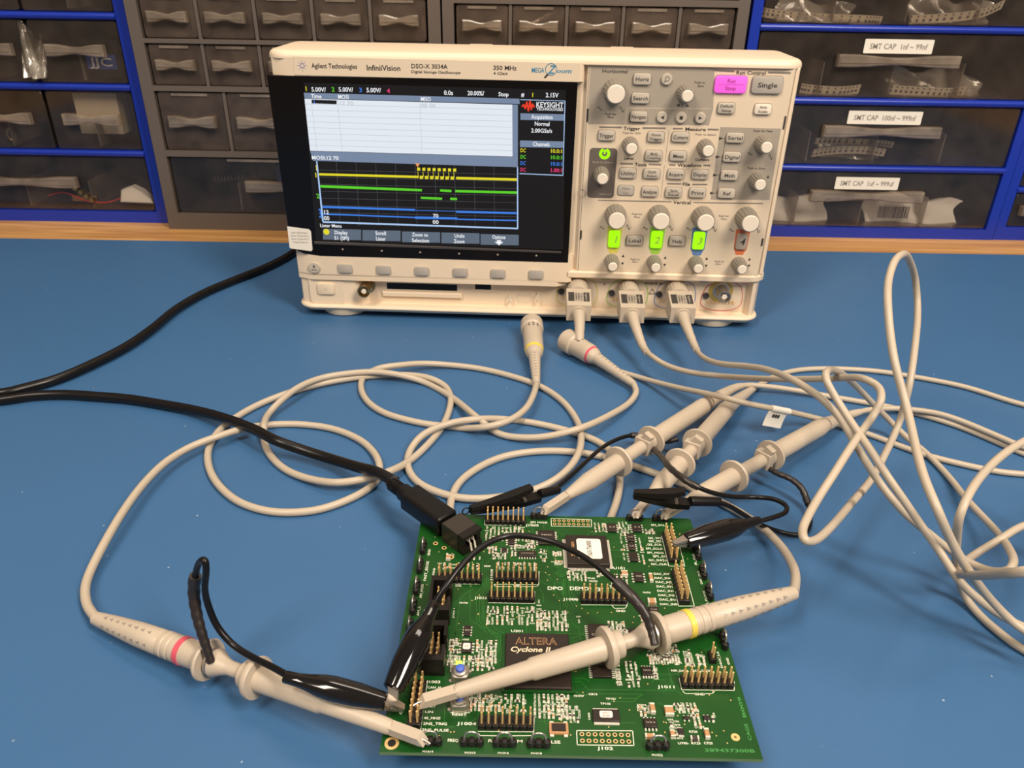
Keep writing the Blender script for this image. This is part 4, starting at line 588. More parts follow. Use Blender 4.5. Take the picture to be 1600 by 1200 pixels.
# inspection sticker
st = MB(); stp = [(1.6, 77.2), (18.6, 75.3), (20, 73.6), (19.6, 58.6), (18.4, 57.4), (2.4, 59.2), (1.4, 60)]
st.prism(stp, 0, .15, 0, MF(0, -.75, 0))
for i, (tx, w) in enumerate((('Last calibration', 13), ('Date: 22-Jul-2011', 14), ('Due: 22-Jul-2017', 14), ('Temp/humidity ok', 12.5))): st.text(tx, 1.25, MF(10.6, -.95, 72.4 - 2.6 * i), 'c', w, 1)
st.build('inspection_sticker', [M['paper'], M['inkg']], SC)
# printed zones
PY = 1.98
b = MB(); b.poly([(u, PY - .06, z) for u, z in DATA['zones'][0]]); b.build('printed_zone', M['grey'], SC)
b = MB(); b.poly([(u, PY - .06, z) for u, z in DATA['zone_search']]); b.build('printed_zone', M['grey'], SC)
q = DATA['navsplit']; b = MB(); b.line([q[0], q[1]], .35, 0, MF(0, PY - .1, 0)); b.line([q[2], q[3]], .35, 0, MF(0, PY - .1, 0)); b.build('zone_line', M['panel'], SC)
q = DATA['zone_entry']; cx = sum(p[0] for p in q) / 4; cz = sum(p[1] for p in q) / 4
en = MB().prism(rrect(q[1][0] - q[0][0], q[0][1] - q[3][1], 2.5, 4, cx, cz), 0, .25, 0, MF(0, PY, 0)).build('entry_panel', M['taupe'], SC)
b = MB()
for st, u, z, hh_, an, w, it in DATA['entrytxt']: b.text(st, hh_, MF(u, PY - .3, z), an, w)
u, z = DATA['entrytxt'][1][1:3]; b.line([(u - 18 + 3 * cos(a), z + 3 * sin(a)) for a in [i * pi / 8 for i in range(17)]], .35, 0, MF(0, PY - .3, 0)); b.build('entry_print', M['grey'], en)
u, z = DATA['entryled']; b = MB()
b.line([(u + 3.0 * cos(a), z + 3.0 * sin(a)) for a in [radians(120 + i * 15) for i in range(21)]], 2.2, 0, MF(0, PY - .3, 0)); b.line([(u, z), (u, z + 2.6)], 1.3, 0, MF(0, PY - .31, 0)); b.build('entry_lamp', M['g_green'], en)
b = MB()
for a, c, w in DATA['bars']: MB().line([a, c], w, 0, MF(0, PY - .08, 0)).build('heading_bar', M['bar'], SC)
for st, u, z, hh_, an, w, it in DATA['dark_txt']: MB().text(st, hh_, MF(u, PY - .14, z), an, w).build('panel_print', M['ink'], SC)
for i, (u, z) in enumerate(DATA['tri']):
    s = 1.1; b = MB()
    if i < 9: sg = 1 if i % 2 == 0 else -1; b.poly([(u - s, PY - .14, z - s * sg), (u + s, PY - .14, z - s * sg), (u, PY - .14, z + s * sg)])
    else: sg = -1 if i == 9 else 1; b.poly([(u - s * sg, PY - .14, z - s), (u - s * sg, PY - .14, z + s), (u + s * 1.3 * sg, PY - .14, z)])
    b.build('arrow_symbol', M['ink'], SC)
for i, (u, z) in enumerate(DATA['wig']):
    A = 1.0 if i % 2 == 0 else 1.9; MB().line([(u + (k - 4) * .42, z + A * sin(k * pi / 4)) for k in range(9)], .38, 0, MF(0, PY - .14, 0)).build('wave_symbol', M['ink'], SC)
tr = DATA['tracks']; b = MB()
for u, z in tr: b.poly([(u - 1.8, PY - .14, z - 1.1), (u + 1.6, PY - .14, z), (u - 1.8, PY - .14, z + 1.1)]); b.line([(u + 1.8, z), (u + 5, z)], .28, 0, MF(0, PY - .14, 0))
b.line([(tr[0][0] + 3, tr[0][1]), (tr[3][0] + 3, tr[3][1])], .28, 0, MF(0, PY - .14, 0))
b.build('link_symbol', M['ink'], SC)
for st, u, z, hh_, an, w, it in DATA['grey_txt']: MB().text(st, hh_, MF(u, PY - .14, z), an, w).build('panel_print', M['inkg'], SC)
# keys
def key(u, z, w, hh_, m='key', cap=None, th=1.9, r=1.6, ink='ink', hmax=2.6):
    k = MB().prism(rrect(w, hh_, r, 3, u, z), 0, th, .5, MF(0, PY, 0), seg=2).build('key', M[m], SC)
    MB().prism(rrect(w + .9, hh_ + .9, r + .3, 3, u, z), 0, .12, 0, MF(0, PY, 0)).build('key_gap', M['inkg'], k)
    if cap:
        L = cap.split('\n'); t = MB(); n = len(L); hl = min(hmax, hh_ * (.42 if n == 1 else .25))
        for i, s in enumerate(L):
            wt = min(w * .86, len(s) * hl * .74); t.text(s, hl, MF(u, PY - th - .06, z + (n - 1) * hh_ * .21 - i * hh_ * .42), 'c', wt)
        if cap[:4] in ('Mode', 'Save'): t.line([(u - w * .42, z), (u + w * .42, z)], .25, 0, MF(0, PY - th - .06, 0))
        t.build('key_caption', M[ink], k)
    return k
for cap, (u, z, w, hh_) in DATA['keys']: key(u, z, w, hh_, 'key', cap)
u, z, w, hh_ = DATA['autokey']; key(u, z, w, hh_, 'cap', 'Auto\nScale')
u, z, w, hh_ = DATA['wavekey']; key(u, z, w, hh_, 'keyd', 'Wave\nGen', .7, ink='inkg')
u, z, w, hh_ = DATA['singlekey']; key(u, z, w, hh_, 'keyd', 'Single', 2.0, 2.2, hmax=3.1)
u, z, w, hh_ = DATA['runkey']; rk = key(u, z, w, hh_, 'g_mag', 'Run\nStop', 2.0, 2.2, 'magink'); MB().line([(u - w * .4, z), (u + w * .4, z)], .2, 0, MF(0, PY - 2.08, 0)).build('key_caption', M['magink'], rk)
for kind, (u, z) in DATA['roundkeys']:
    k = MB().lathe([(0, 3.9), (1.4, 3.9), (1.9, 3.4)], MF(u, PY, z), 24).build('key', M['key'], SC); t = MB(); s = 1.3
    if kind == 'left': t.poly([(u + s, PY - 2, z - s), (u + s, PY - 2, z + s), (u - s, PY - 2, z)])
    elif kind == 'right': t.poly([(u - s, PY - 2, z - s), (u - s, PY - 2, z + s), (u + s, PY - 2, z)])
    elif kind == 'stop': t.box(u - 1.2, z - 1.2, 0, u + 1.2, z + 1.2, .05, MF(0, PY - 1.95, 0))
    else: t.line([(u + .2 + 1.4 * cos(a), z + .3 + 1.5 * sin(a)) for a in [i * pi / 6 for i in range(13)]], .35, 0, MF(0, PY - 1.97, 0)); t.line([(u - .9, z - .9), (u - 1.8, z - 1.9)], .5, 0, MF(0, PY - 1.97, 0))
    t.build('key_caption', M['ink'], k)
for i, (u, z, w, hh_) in enumerate(DATA['chkeys']):
    mk = ('yelp', 'greenp', 'bluep', 'orange')[i]
    bp = MB().prism([(u - w * .55, z - hh_ * .45), (u - w * .3, z - hh_ * .85), (u + w * .3, z - hh_ * .85), (u + w * .55, z - hh_ * .45), (u + w * .62, z + hh_ * .7), (u - w * .62, z + hh_ * .7)], 0, .08, 0, MF(0, PY, 0)).build('channel_print', M[mk], SC)
    k = MB().prism(rrect(w * .92, hh_ * .97, 1.6, 3, u, z), 0, 1.8, .5, MF(0, PY, 0), seg=2).build('channel_key', M['g_green' if i < 3 else 'grey'], SC)
    MB().text(str(i + 1), 5.2, MF(u + .3, PY - 1.86, z), 'c', None, 0, .2).build('key_caption', M['ink' if i == 3 else 'greenp'], k)
for u, z in DATA['softkeys']:
    MB().prism(rrect(11.6, 7.4, 1.6, 3, u, z), 0, 1.5, .4, MF(0, 0, 0), seg=2).build('soft_key', M['keyd'], SC)
u, z = DATA['backkey']; k = MB().lathe([(0, 4.6), (1.0, 4.6), (1.4, 4.2)], MF(u, 0, z), 24).build('soft_key', M['key'], SC)
t = MB().text('Back', 1.3, MF(u, -1.46, z - 1.6), 'c', 4.6); t.poly([(u - 1.1, -1.46, z + 1), (u + 1.1, -1.46, z + 1), (u, -1.46, z + 2.6)]); t.box(u - .4, z - .3, 0, u + .4, z + 1, .02, MF(0, -1.44, 0)); t.build('key_caption', M['ink'], k)
u, z, w, hh_ = DATA['power']; k = MB().prism(rrect(w, hh_, 2, 3, u, z), 0, 2.0, .5, MF(0, 2, 0), seg=2).build('power_key', M['white'], SC)
t = MB(); t.line([(u + 1.2 * cos(a), z + 1.2 * sin(a)) for a in [radians(125 + i * 29) for i in range(11)]], .18, 0, MF(0, -.05, 0)); t.line([(u, z + .2), (u, z + 1.5)], .18, 0, MF(0, -.05, 0)); t.build('key_caption', M['grey'], k)
# knobs
def knob(u, z, rb, rc, ln):
    k = MB().lathe([(0, rb), (ln * .35, rb * .99), (ln * .8, rb * .86), (ln * .93, rc + .5)], MF(u, PY, z), 36, rib=(ln * .15, ln * .9, .75)).build('knob', M['knob'], SC)
    MB().lathe([(ln * .5, rc), (ln - .7, rc), (ln, rc - .6)], MF(u, PY, z), 28).build('knob_cap', M['cap'], k)
for i, (u, z) in enumerate(DATA['bigknobs']): knob(u, z, 8.3, 6.3, 17)
for i, (u, z) in enumerate(DATA['smallknobs']): knob(u, z, 6.0 if i < 6 else 5.7, 4.0 if i < 6 else 3.6, 15)
# lower connectors
def bnc_jack(u, z, y0, ln, mk='brass'):
    j = MB().lathe([(0, 6.8), (.8, 6.8), (.9, 5.0), (ln, 5.0), (ln, 4.3), (ln - 4, 4.2)], MF(u, y0, z), 24).build('bnc_socket', M[mk], SC)
    MB().cyl(0, 0, ln - 5, ln - .8, 2.0, MF(u, y0, z), 14).build('bnc_centre', M['cap'], j)
    MB().cyl(5.0, 0, ln * .55, ln * .8, .9, MF(u, y0, z), 8).build('bnc_lug', M['steel'], j); MB().cyl(-5.0, 0, ln * .55, ln * .8, .9, MF(u, y0, z), 8).build('bnc_lug', M['steel'], j)
u, z = DATA['caltest']; bnc_jack(u, z, 9, 15)
u, z, w, hh_ = DATA['slot']; sl = MB(); sl.box(u - w / 2 - 5, z - 8.5, 0, u + w / 2 + 5, z + 5, .6, MF(0, 9, 0), 0); sl.box(u - w / 2, z - 2.2, .6, u + w / 2, z + 3.2, .7, MF(0, 9, 0), 1); sl.box(u - w / 2 - 4, z - 8.4, .6, u + w / 2 + 4, z - 4, 2.5, MF(0, 9, 0), 0, .8); sl.build('print_slot', [M['white'], M['blackm']], SC)
u, z, w, hh_ = DATA['usb']; ub = MB(); ub.box(u - w / 2 - 2, z - 5, 0, u + w / 2 + 6, z + 4, .5, MF(0, 9, 0), 0); ub.box(u - w / 2, z - hh_ / 2, .5, u + w / 2, z + hh_ / 2, .6, MF(0, 9, 0), 1); ub.box(u - w / 2 + 2, z - .6, .6, u + w / 2 - 2, z + .8, 1.0, MF(0, 9, 0), 1); ub.build('usb_socket', [M['white'], M['blackm']], SC)
dm = MB()
for (u, z), s in zip(DATA['demo'][:2], (1, 1)): dm.tube([(u, 9, z - 3), (u, 4, z - 3), (u, 4, z + 3), (u, 9, z + 3)], .5, 6)
u, z = DATA['demo'][2]; dm.line([(u - 6, z + 3), (u + 6, z + 3), (u + 5, z - 3), (u - 5, z - 3), (u - 6, z + 3)], .5, 0, MF(0, 8.8, 0)); dm.build('probe_comp_tab', M['solder'], SC)
RC = DATA['recess']
for i, (u, z) in enumerate(RC):
    u = (231.5, 272.5, 311.2, 349.0)[i]; z = 25; mk = ('yelp', 'greenp', 'bluep', 'pink')[i]
    rg = [(u - 17, z - 12), (u + 17, z - 12), (u + 18.5, z + 3), (u + 13, z + 13), (u - 11, z + 13), (u - 18, z + 2)]
    rg = [(x * .93 + u * .07, y) for x, y in rg]
    pl_ = MB().prism(rg, 0, .35, 0, MF(0, 9, 0)).build('input_plate', M['panel'], SC)
    rc_ = rg
    for _ in range(3): rc_ = [q for a, c in zip(rc_, rc_[1:] + rc_[:1]) for q in ((a[0] * .75 + c[0] * .25, a[1] * .75 + c[1] * .25), (a[0] * .25 + c[0] * .75, a[1] * .25 + c[1] * .75))]
    MB().line(rc_ + [rc_[0]], .6, 0, MF(0, 8.6, 0)).build('input_outline', M[mk], pl_)
    MB().lathe([(0, 2.6), (1.5, 2.6), (1.6, 1.5), (1.0, 1.2)], MF(u - 13, 8.7, z + 1), 16).build('ground_socket', M['bezelin'], pl_)
    c = MB()
    for k in range(9): c.box(u - 11.8 + 2.6 * k, z - 5.8, 0, u - 10.4 + 2.6 * k, z - 3.2, .5, MF(0, 8.6, 0))
    c.build('contact_pad', M['gold'], pl_)
MB().lathe([(0, 9.8), (.3, 9.8)], MF(347.5, 8.7, 30), 28).build('gold_print', mat('gold_paint', (.42, .30, .07), .5), SC)
bnc_jack(347.8, 30.5, 9, 15, 'steel')
cp = MB(); cp.text('CAT I', 1.7, MF(292.5, 8.4, 35), 'c', 13); cp.text('300 V RMS', 1.7, MF(292.5, 8.4, 38.5), 'c', 16); cp.line([(290, 26), (295, 26), (292.5, 30.5), (290, 26)], .4, 0, MF(0, 8.4, 0)); cp.text('X', 2, MF(212.5, 8.4, 33)); cp.text('Y', 2, MF(253.5, 8.4, 33)); cp.build('panel_print', M['ink'], SC)
for u, mk in ((254, 'greenp'), (333, 'bluep'), (367, 'pink')): MB().box(u - 3.5, 37, 0, u + 3.5, 40.4, .2, MF(0, 8.9, 0)).build('channel_print', M[mk], SC)
# ------------------------------------------------------------------ circuit board (own axes, origin on the mat under its near left corner)
PB = thing('circuit_board', 'green circuit board with rows of gold pins in the foreground', 'circuit board', local=True, loc=(-44.92, 176.61, 0), rz=-0.0032)
Z0 = 15.2; Q = DATA['pcb']; BW, BH = 136.0, 134.6
b = MB(); b.prism([(0, 0), (BW, 0), (BW, BH - 1), (BW - 1, BH), (0, BH)], Z0 - 1.6, Z0); 
for v in range(len(b.f)): pass
bd = b.build('board', [M['pcb'], M['pcbe']], PB)
for p in bd.data.polygons:
    if abs(p.normal.z) < .5: p.material_index = 1
for x, y in ((16, 22), (BW - 16, 22), (8, BH - 8), (BW - 8, BH - 8)): MB().lathe([(0, 5), (Z0 - 1.6, 4.2)], Matrix.Translation((x, y, 0)), 20).build('rubber_foot', M['blackm'], PB)
b = MB()
for pl in Q['trace']: b.line(pl, .22, Z0 + .015)
rr = random.Random(3)
for k in range(60):   # further thin tracks filling the free areas
    x, y = rr.uniform(20, 128), rr.uniform(6, 130); L1, L2 = rr.uniform(3, 11), rr.uniform(2, 6); dx, dy = rr.choice(((1, 0), (0, 1), (-1, 0), (0, -1))); s = rr.choice((1, -1))
    b.line([(x, y), (x + dx * L1, y + dy * L1), (x + dx * L1 + L2 * (.7 if dx == 0 else dx * .7) * (s if dx == 0 else 1), y + dy * L1 + L2 * (.7 * s if dx else dy * .7))], .18, Z0 + .012)
b.build('trace', M['trace'], bd)
b = MB()
for k in range(230): x, y = rr.uniform(6, 131), rr.uniform(6, 130); b.cyl(x, y, Z0, Z0 + .03, .28, n=6)
v_ = b.build('via_hole', M['gold'], bd); v_['kind'] = 'stuff'
sk = MB(); rot = lambda r: Matrix.Rotation(radians(r), 4, 'Z')
for st, x, y, h_, w, r in Q['silk']: sk.text(st, h_ * .9, Matrix.Translation((x, y, Z0 + .05)) @ rot(r), 'c', w)
for pl in Q['poly']: sk.line(pl, .28, Z0 + .04)
fx = MB()
for st, x, y, h_, w, r in Q['faint']: fx.text(st, h_ * .7, Matrix.Translation((x, y, Z0 + .04)) @ rot(r), 'c', w)
fx.build('etched_text', M['faint'], bd)
# small parts in clusters
small = []
for (x0, y0), (x1, y1), n, lab in Q['clusters']:
    xa, xb = sorted((x0, x1)); ya, yb = sorted((y0, y1)); w, hgt = max(xb - xa, .9), max(yb - ya, .9)
    n = int(n * 1.15) if w * hgt / n > 2.6 else n
    nx = max(1, round(sqrt(n * w / hgt))); ny = max(1, round(n / nx)); cw, ch = w / nx, hgt / ny
    zv = ch > cw * .8
    for i in range(nx):
        for j in range(ny):
            cx, cy = xa + cw * (i + .5) + rr.uniform(-.06, .06) * cw, ya + ch * (j + .5) + rr.uniform(-.06, .06) * ch
            vert = (rr.random() < .15) != zv; kind = rr.random(); s = min(1, min(cw, ch) / 1.15 + .25)
            if kind < .42: small.append((cx, cy, vert, s, rr.choice(('res', 'res', 'capw', 'capw', 'capw', 'tan'))))
            if kind > .35:
                dx, dy = (.75, 0) if vert else (0, .75)
                sk.text(rr.choice('RCRCL') + rr.choice(('41', '42', '51', '72', '95', '11', '30', '81')) + str(rr.randint(0, 9)), .78 * s, Matrix.Translation((cx + (dx if kind < .55 else 0), cy + (dy if kind < .55 else 0), Z0 + .05)) @ rot(90 if vert else 0), 'c', 2.1 * s)
sk.build('silkscreen', M['silk'], bd)
def chipr(m, cx, cy, vert, s, o=0):
    T = Matrix.Translation((cx, cy, Z0)) @ rot(90 if vert else 0); l, w = .85 * s, .45 * s
    m.box(-l * .6, -w, .02, l * .6, w, .5, T, 0); m.box(-l, -w, 0, -l * .58, w, .52, T, 1); m.box(l * .58, -w, 0, l, w, .52, T, 1); m.box(-l * 1.35, -w, 0, l * 1.35, w, .03, T, 1)
small.sort(key=lambda q: q[1])
for q in small[:88]:
    m = MB(); chipr(m, *q[:4]); m.build('chip_resistor' if q[4] == 'res' else 'chip_capacitor', [M[q[4]], M['solder']], PB)
m = MB(); mi = {'res': 0, 'capw': 2, 'tan': 3}
for q in small[88:]:
    k = len(m.m); chipr(m, *q[:4]); m.m[k:] = [mi[q[4]] if v == 0 else v for v in m.m[k:]]
o = m.build('chip_component', [M['res'], M['solder'], M['capw'], M['tan']], PB); o['kind'] = 'stuff'
# pin headers
def header(cx, cy, r=0, n=8):
    T = Matrix.Translation((cx, cy, Z0)) @ rot(r); m = MB()
    for i in range(n):
        x = (i - (n - 1) / 2) * 2.54; m.prism([(x - 1.27, -2.0), (x - .75, -2.54), (x + .75, -2.54), (x + 1.27, -2.0), (x + 1.27, 2.0), (x + .75, 2.54), (x - .75, 2.54), (x - 1.27, 2.0)], 0, 2.5, .15, T)
    o = m.build('pin_header', M['hdr'], PB)
    for y in (-1.27, 1.27):
        p = MB()
        for i in range(n): x = (i - (n - 1) / 2) * 2.54; p.box(x - .33, y - .33, 2.0, x + .33, y + .33, 8.6, T, 0, .22)
        p.build('pin_row', M['gold'], o)
    return o
for x, y in ((42.4, 129.1), (22.2, 87.3), (48, 88.3), (46.1, 76.1), (86.6, 76.2), (44.7, 12.0), (122.7, 32.1)): header(x, y)
for x, y in ((121.9, 111.2), (121.9, 84.6), (11.1, 19.6)): header(x, y, 90)
def boxheader(cx, cy, w=9.2, l=20.5, hgt=9.0):
    m = MB(); z = Z0; t = 1.2
    m.box(cx - w / 2, cy - l / 2, z, cx + w / 2, cy + l / 2, z + 1.6)
    for a in ((-w / 2, -l / 2, -w / 2 + t, l / 2), (w / 2 - t, -l / 2, w / 2, -2.4), (w / 2 - t, 2.4, w / 2, l / 2), (-w / 2 + t, -l / 2, w / 2 - t, -l / 2 + 2.8), (-w / 2 + t, l / 2 - 2.8, w / 2 - t, l / 2)): m.box(cx + a[0], cy + a[1], z + 1.6, cx + a[2], cy + a[3], z + hgt)
    o = m.build('box_header', M['hdr'], PB)
    for x in (-1.27, 1.27):
        p = MB()
        for i in range(5): y = (i - 2) * 2.54; p.box(cx + x - .33, cy + y - .33, z + 1.4, cx + x + .33, cy + y + .33, z + 7.6, b=.2)
        p.build('pin_row', M['gold'], o)
boxheader(15.4, 70); boxheader(15.5, 43.8)
m = MB(); m.box(126.1, 42, Z0, 128.7, 47, Z0 + 2.5, b=.2); o = m.build('pin_header', M['hdr'], PB)
p = MB(); p.box(127.1, 42.9, Z0 + 2, 127.7, 43.5, Z0 + 8.5, b=.2); p.box(127.1, 45.4, Z0 + 2, 127.7, 46, Z0 + 8.5, b=.2); p.build('pin_row', M['gold'], o)
# loop test points
def loop(cx, cy, r=0, shiny=False):
    T = Matrix.Translation((cx, cy, Z0)) @ rot(r); m = MB()
    for x in (-2.9, 0, 2.9): m.lathe([(0, 1.35), (1.8, 1.5), (2.9, 1.35), (3.1, .9)], T @ Matrix.Translation((x, 0, 0)), 8)
    m.box(-3, -1, 0, 3, 1, 2.2, T); o = m.build('test_point', M['hdr'], PB)
    pts = [(-2.6, 0, 2.4), (-2.6, 0, 4.2)] + [(-2.5 * cos(a), 0, 4.6 + 2.3 * sin(a)) for a in [i * pi / 8 for i in range(9)]] + [(2.6, 0, 4.2), (2.6, 0, 2.4)]
    MB().tube(pts, .38, 8, 0, T).build('wire_loop', M['steel'], o)
for x in (17.7, 32.6, 44.3, 56.5, 99.1): loop(x, 3.6)
for x in (59.2, 107.4, 120.5): loop(x, 132.6)
for y in (107, 94, 81, 53): loop(134.0, y, 90)
for y in (107.5, 94.5, 80.8, 69, 57): loop(3.6, y, 90)
# chips
def chip(x, y, w, d, h_, side, n, ll=.9, name='chip', mk='chip', txt=None, lw=.3):
    m = MB(); m.prism(rrect(w, d, .15, 1, x, y), Z0 + .15, Z0 + h_, .15); 
    if mk == 'chip': m.cyl(x - w / 2 + .9, y + d / 2 - .9, Z0 + h_, Z0 + h_ + .01, .3, n=10)
    o = m.build(name, M[mk], PB); rows = []
    if 'v' in side: rows += [(1, 0), (-1, 0)]
    if 'h' in side: rows += [(0, 1), (0, -1)]
    for sx, sy in rows:
        q = MB(); L = (d if sx else w) - .9
        for i in range(n):
            t = -L / 2 + L * i / max(1, n - 1)
            if sx: q.box(min(x + sx * w / 2, x + sx * (w / 2 + ll)), y + t - lw / 2, Z0, max(x + sx * w / 2, x + sx * (w / 2 + ll)), y + t + lw / 2, Z0 + .35)
            else: q.box(x + t - lw / 2, min(y + sy * d / 2, y + sy * (d / 2 + ll)), Z0, x + t + lw / 2, max(y + sy * d / 2, y + sy * (d / 2 + ll)), Z0 + .35)
        q.build('lead_row', M['solder'], o)
    if txt:
        q = MB()
        for i, s in enumerate(txt): q.text(s, min(1.1, d * .16), Matrix.Translation((x, y + (len(txt) - 1) * d * .14 - i * d * .28, Z0 + h_ + .03)), 'c', w * .7)
        q.build('chip_print', M['grey'], o)
    return o
x, y, w, d = Q['qfp']; o = chip(x, y, w, d, 3.0, 'vh', 34, 1.6, lw=.34)
lx, ly, lw_, ld = Q['qfplabel']; s_ = MB(); s_.prism(rrect(lw_, ld, 1.2, 3, lx + .2, ly), Z0 + 3.0, Z0 + 3.1); s_.text('163176000', 2.3, Matrix.Translation((lx + .2, ly, Z0 + 3.14)) @ rot(90), 'c', ld * .8, 1); s_.build('sticker', [M['paper'], M['ink']], o)
s_ = MB(); s_.text('Spartan', 1.8, Matrix.Translation((x - w * .36, y, Z0 + 3.04)) @ rot(90), 'c', 10); s_.build('chip_print', M['tan'], o)
x, y, w, d = Q['fpga']; m = MB(); m.prism(rrect(w + 1.5, d + 1.5, .3, 1, x, y), Z0 + .3, Z0 + .9); fp = m.build('fpga_carrier', M['pcb'], PB); m = MB().prism(rrect(w - .6, d - .6, .4, 2, x, y), Z0 + .9, Z0 + 2.3, .4); ob = m.build('chip', M['chip'], fp)
m = MB(); m.text('ALTERA', 3.6, Matrix.Translation((x - .3, y + 9.3, Z0 + 2.34)), 'c', 17); m.text('ALTERA', 3.5, Matrix.Translation((x - .3, y + 9.3, Z0 + 2.37)), 'c', 16.7, 1, 0, GTHIN); m.build('chip_print', [M['tan'], M['chip']], fp)
m = MB(); m.text('Cyclone II', 2.5, Matrix.Translation((x - 3.2, y + 4.9, Z0 + 2.34)), 'c', 16, 0, .22); m.text('Cyclone II', 2.5, Matrix.Translation((x - 3.1, y + 4.95, Z0 + 2.35)), 'c', 16, 0, .22); m.text('EP2C35F672C8N', 1.0, Matrix.Translation((x, y - 8, Z0 + 2.34)), 'c', 10); m.build('chip_print', M['tape'], fp)
sides = {0: ('v', 8, ('74HC', '245')), 1: ('h', 7, ('LM339',)), 2: ('v', 3, None), 3: ('v', 3, None), 4: ('v', 4, ('3.0',)), 5: ('v', 4, ('3.3',)), 6: ('v', 4, ('LC',)), 7: ('v', 4, ('LS',)), 8: ('v', 4, None), 9: ('v', 4, ('702',)), 10: ('h', 4, ('T182',)), 11: ('v', 4, ('803',)), 12: ('v', 4, None), 13: ('h', 4, ('MC33',)), 14: ('h', 4, ('VH',)), 15: ('h', 4, None), 16: ('h', 2, None), 17: ('h', 2, None), 18: ('h', 24, None), 19: ('v', 4, None)}
for i, (x, y, w, d) in enumerate(Q['soic']):
    sd, n, tx = sides[i]
    if i == 0: d *= .85
    o = chip(x, y, w, d, 1.3 if w > 3 else 1.0, sd, n, 1.0 if w > 3 else .6, txt=tx, lw=.3 if n > 10 else .55)
    if i == 18: s_ = MB(); s_.prism(rrect(4.8, 2.9, .7, 3, x, y + .2), Z0 + 1.3, Z0 + 1.38); s_.text('16D17', .8, Matrix.Translation((x, y + .85, Z0 + 1.4)), 'c', 3, 1); s_.text('8100', .8, Matrix.Translation((x, y - .5, Z0 + 1.4)), 'c', 2.6, 1); s_.build('sticker', [M['paper'], M['pink']], o)
    if i == 12: s_ = MB().prism(rrect(3.0, 3.2, .6, 3, x, y), Z0 + 1.3, Z0 + 1.4); s_.text('A0', 1.1, Matrix.Translation((x, y, Z0 + 1.42)), 'c', 1.8, 1); s_.build('sticker', [M['paper'], M['tan']], o)
chip(82.2, 47.5, 7.6, 27.5, 1.3, 'v', 27, 1.3, txt=('CY7C', '1041D', '10ZSXI'), lw=.3)
for i, (x, y, w, d) in enumerate(Q['caps']):
    m = MB(); v = d > w
    m.box(x - w / 2 * (1 if v else .7), y - d / 2 * (.7 if v else 1), Z0, x + w / 2 * (1 if v else .7), y + d / 2 * (.7 if v else 1), Z0 + 1.5, b=.15)
    if v: m.box(x - w / 2, y - d / 2, Z0, x + w / 2, y - d * .33, Z0 + 1.45, mi=1); m.box(x - w / 2, y + d * .33, Z0, x + w / 2, y + d / 2, Z0 + 1.45, mi=1)
    else: m.box(x - w / 2, y - d / 2, Z0, x - w * .33, y + d / 2, Z0 + 1.45, mi=1); m.box(x + w * .33, y - d / 2, Z0, x + w / 2, y + d / 2, Z0 + 1.45, mi=1)
    m.build('ceramic_capacitor' if i != 5 else 'inductor', [M['tan'] if i != 5 else M['res'], M['solder']], PB)
x, y, w, d = Q['crystal']; m = MB(); m.box(x - w / 2, y - d / 2, Z0, x + w / 2, y + d / 2, Z0 + 1.0, b=.1); m.box(x - w * .36, y - d * .3, Z0 + 1, x + w * .36, y + d * .34, Z0 + 1.5, mi=1)
for sx in (-1, 1):
    for sy in (-1, 1): m.box(x + sx * w * .36 - .7, y + sy * d * .55 - .6, Z0, x + sx * w * .36 + .7, y + sy * d * .55 + .6, Z0 + .5, mi=2)
m.build('crystal_oscillator', [M['tan'], M['chip'], M['solder']], PB)
for i, (x, y) in enumerate(((26.4, 33.4), (27.0, 20.2))):
    m = MB(); m.prism(rrect(7.0, 6.8, 1.8, 3, x, y), Z0, Z0 + 3.4, .8, seg=2); m.lathe([(3.3, 3.0), (3.9, 2.8), (4.2, 2.0)], Matrix.Translation((x, y, Z0)), 24)
    for sx in (-1, 1):
        for sy in (-1, 1): m.cyl(x + sx * 3.6, y + sy * 2.3, Z0, Z0 + .6, .7, n=10)
    o = m.build('push_button', M['steel'], PB); MB().lathe([(4.0, 1.75), (5.4, 1.7), (5.6, 1.4)], Matrix.Translation((x, y, Z0)), 20).build('button_cap', M['blue_btn'], o)
x, y = 25.4, 39.6; m = MB(); m.box(x - 1.2, y - .8, Z0, x + 1.2, y + .8, Z0 + 1.3, b=.2); m.build('status_led', M['g_led'], PB)
for x, y, w, d in Q['foot']:
    m = MB()
    for i in range(8):
        for sy in (-1, 1):
            px, py = x + (i - 3.5) * 2.4, y + sy * 1.35; m.lathe([(0, .85), (.06, .85)], Matrix.Translation((px, py, Z0)), 12); m.lathe([(.06, .5), (.09, .5)], Matrix.Translation((px, py, Z0)), 10, 1)
    m.build('empty_footprint', [M['gold'], M['dark']], PB)
for x, y, r, ri in ((3.9, 3.6, 2.6, 1.5), (128.3, 8.7, 1.6, .5), (9, 112, 1.2, .7), (13.4, 108.9, 1.2, .7), (17, 102.5, 1.6, .9)): m = MB(); m.lathe([(0, r), (.07, r)], Matrix.Translation((x, y, Z0)), 28); m.lathe([(.07, ri), (.1, ri)], Matrix.Translation((x, y, Z0)), 20, 1); m.build('mounting_hole', [M['gold'], M['dark'] if r > 2 else M['brass']], PB)
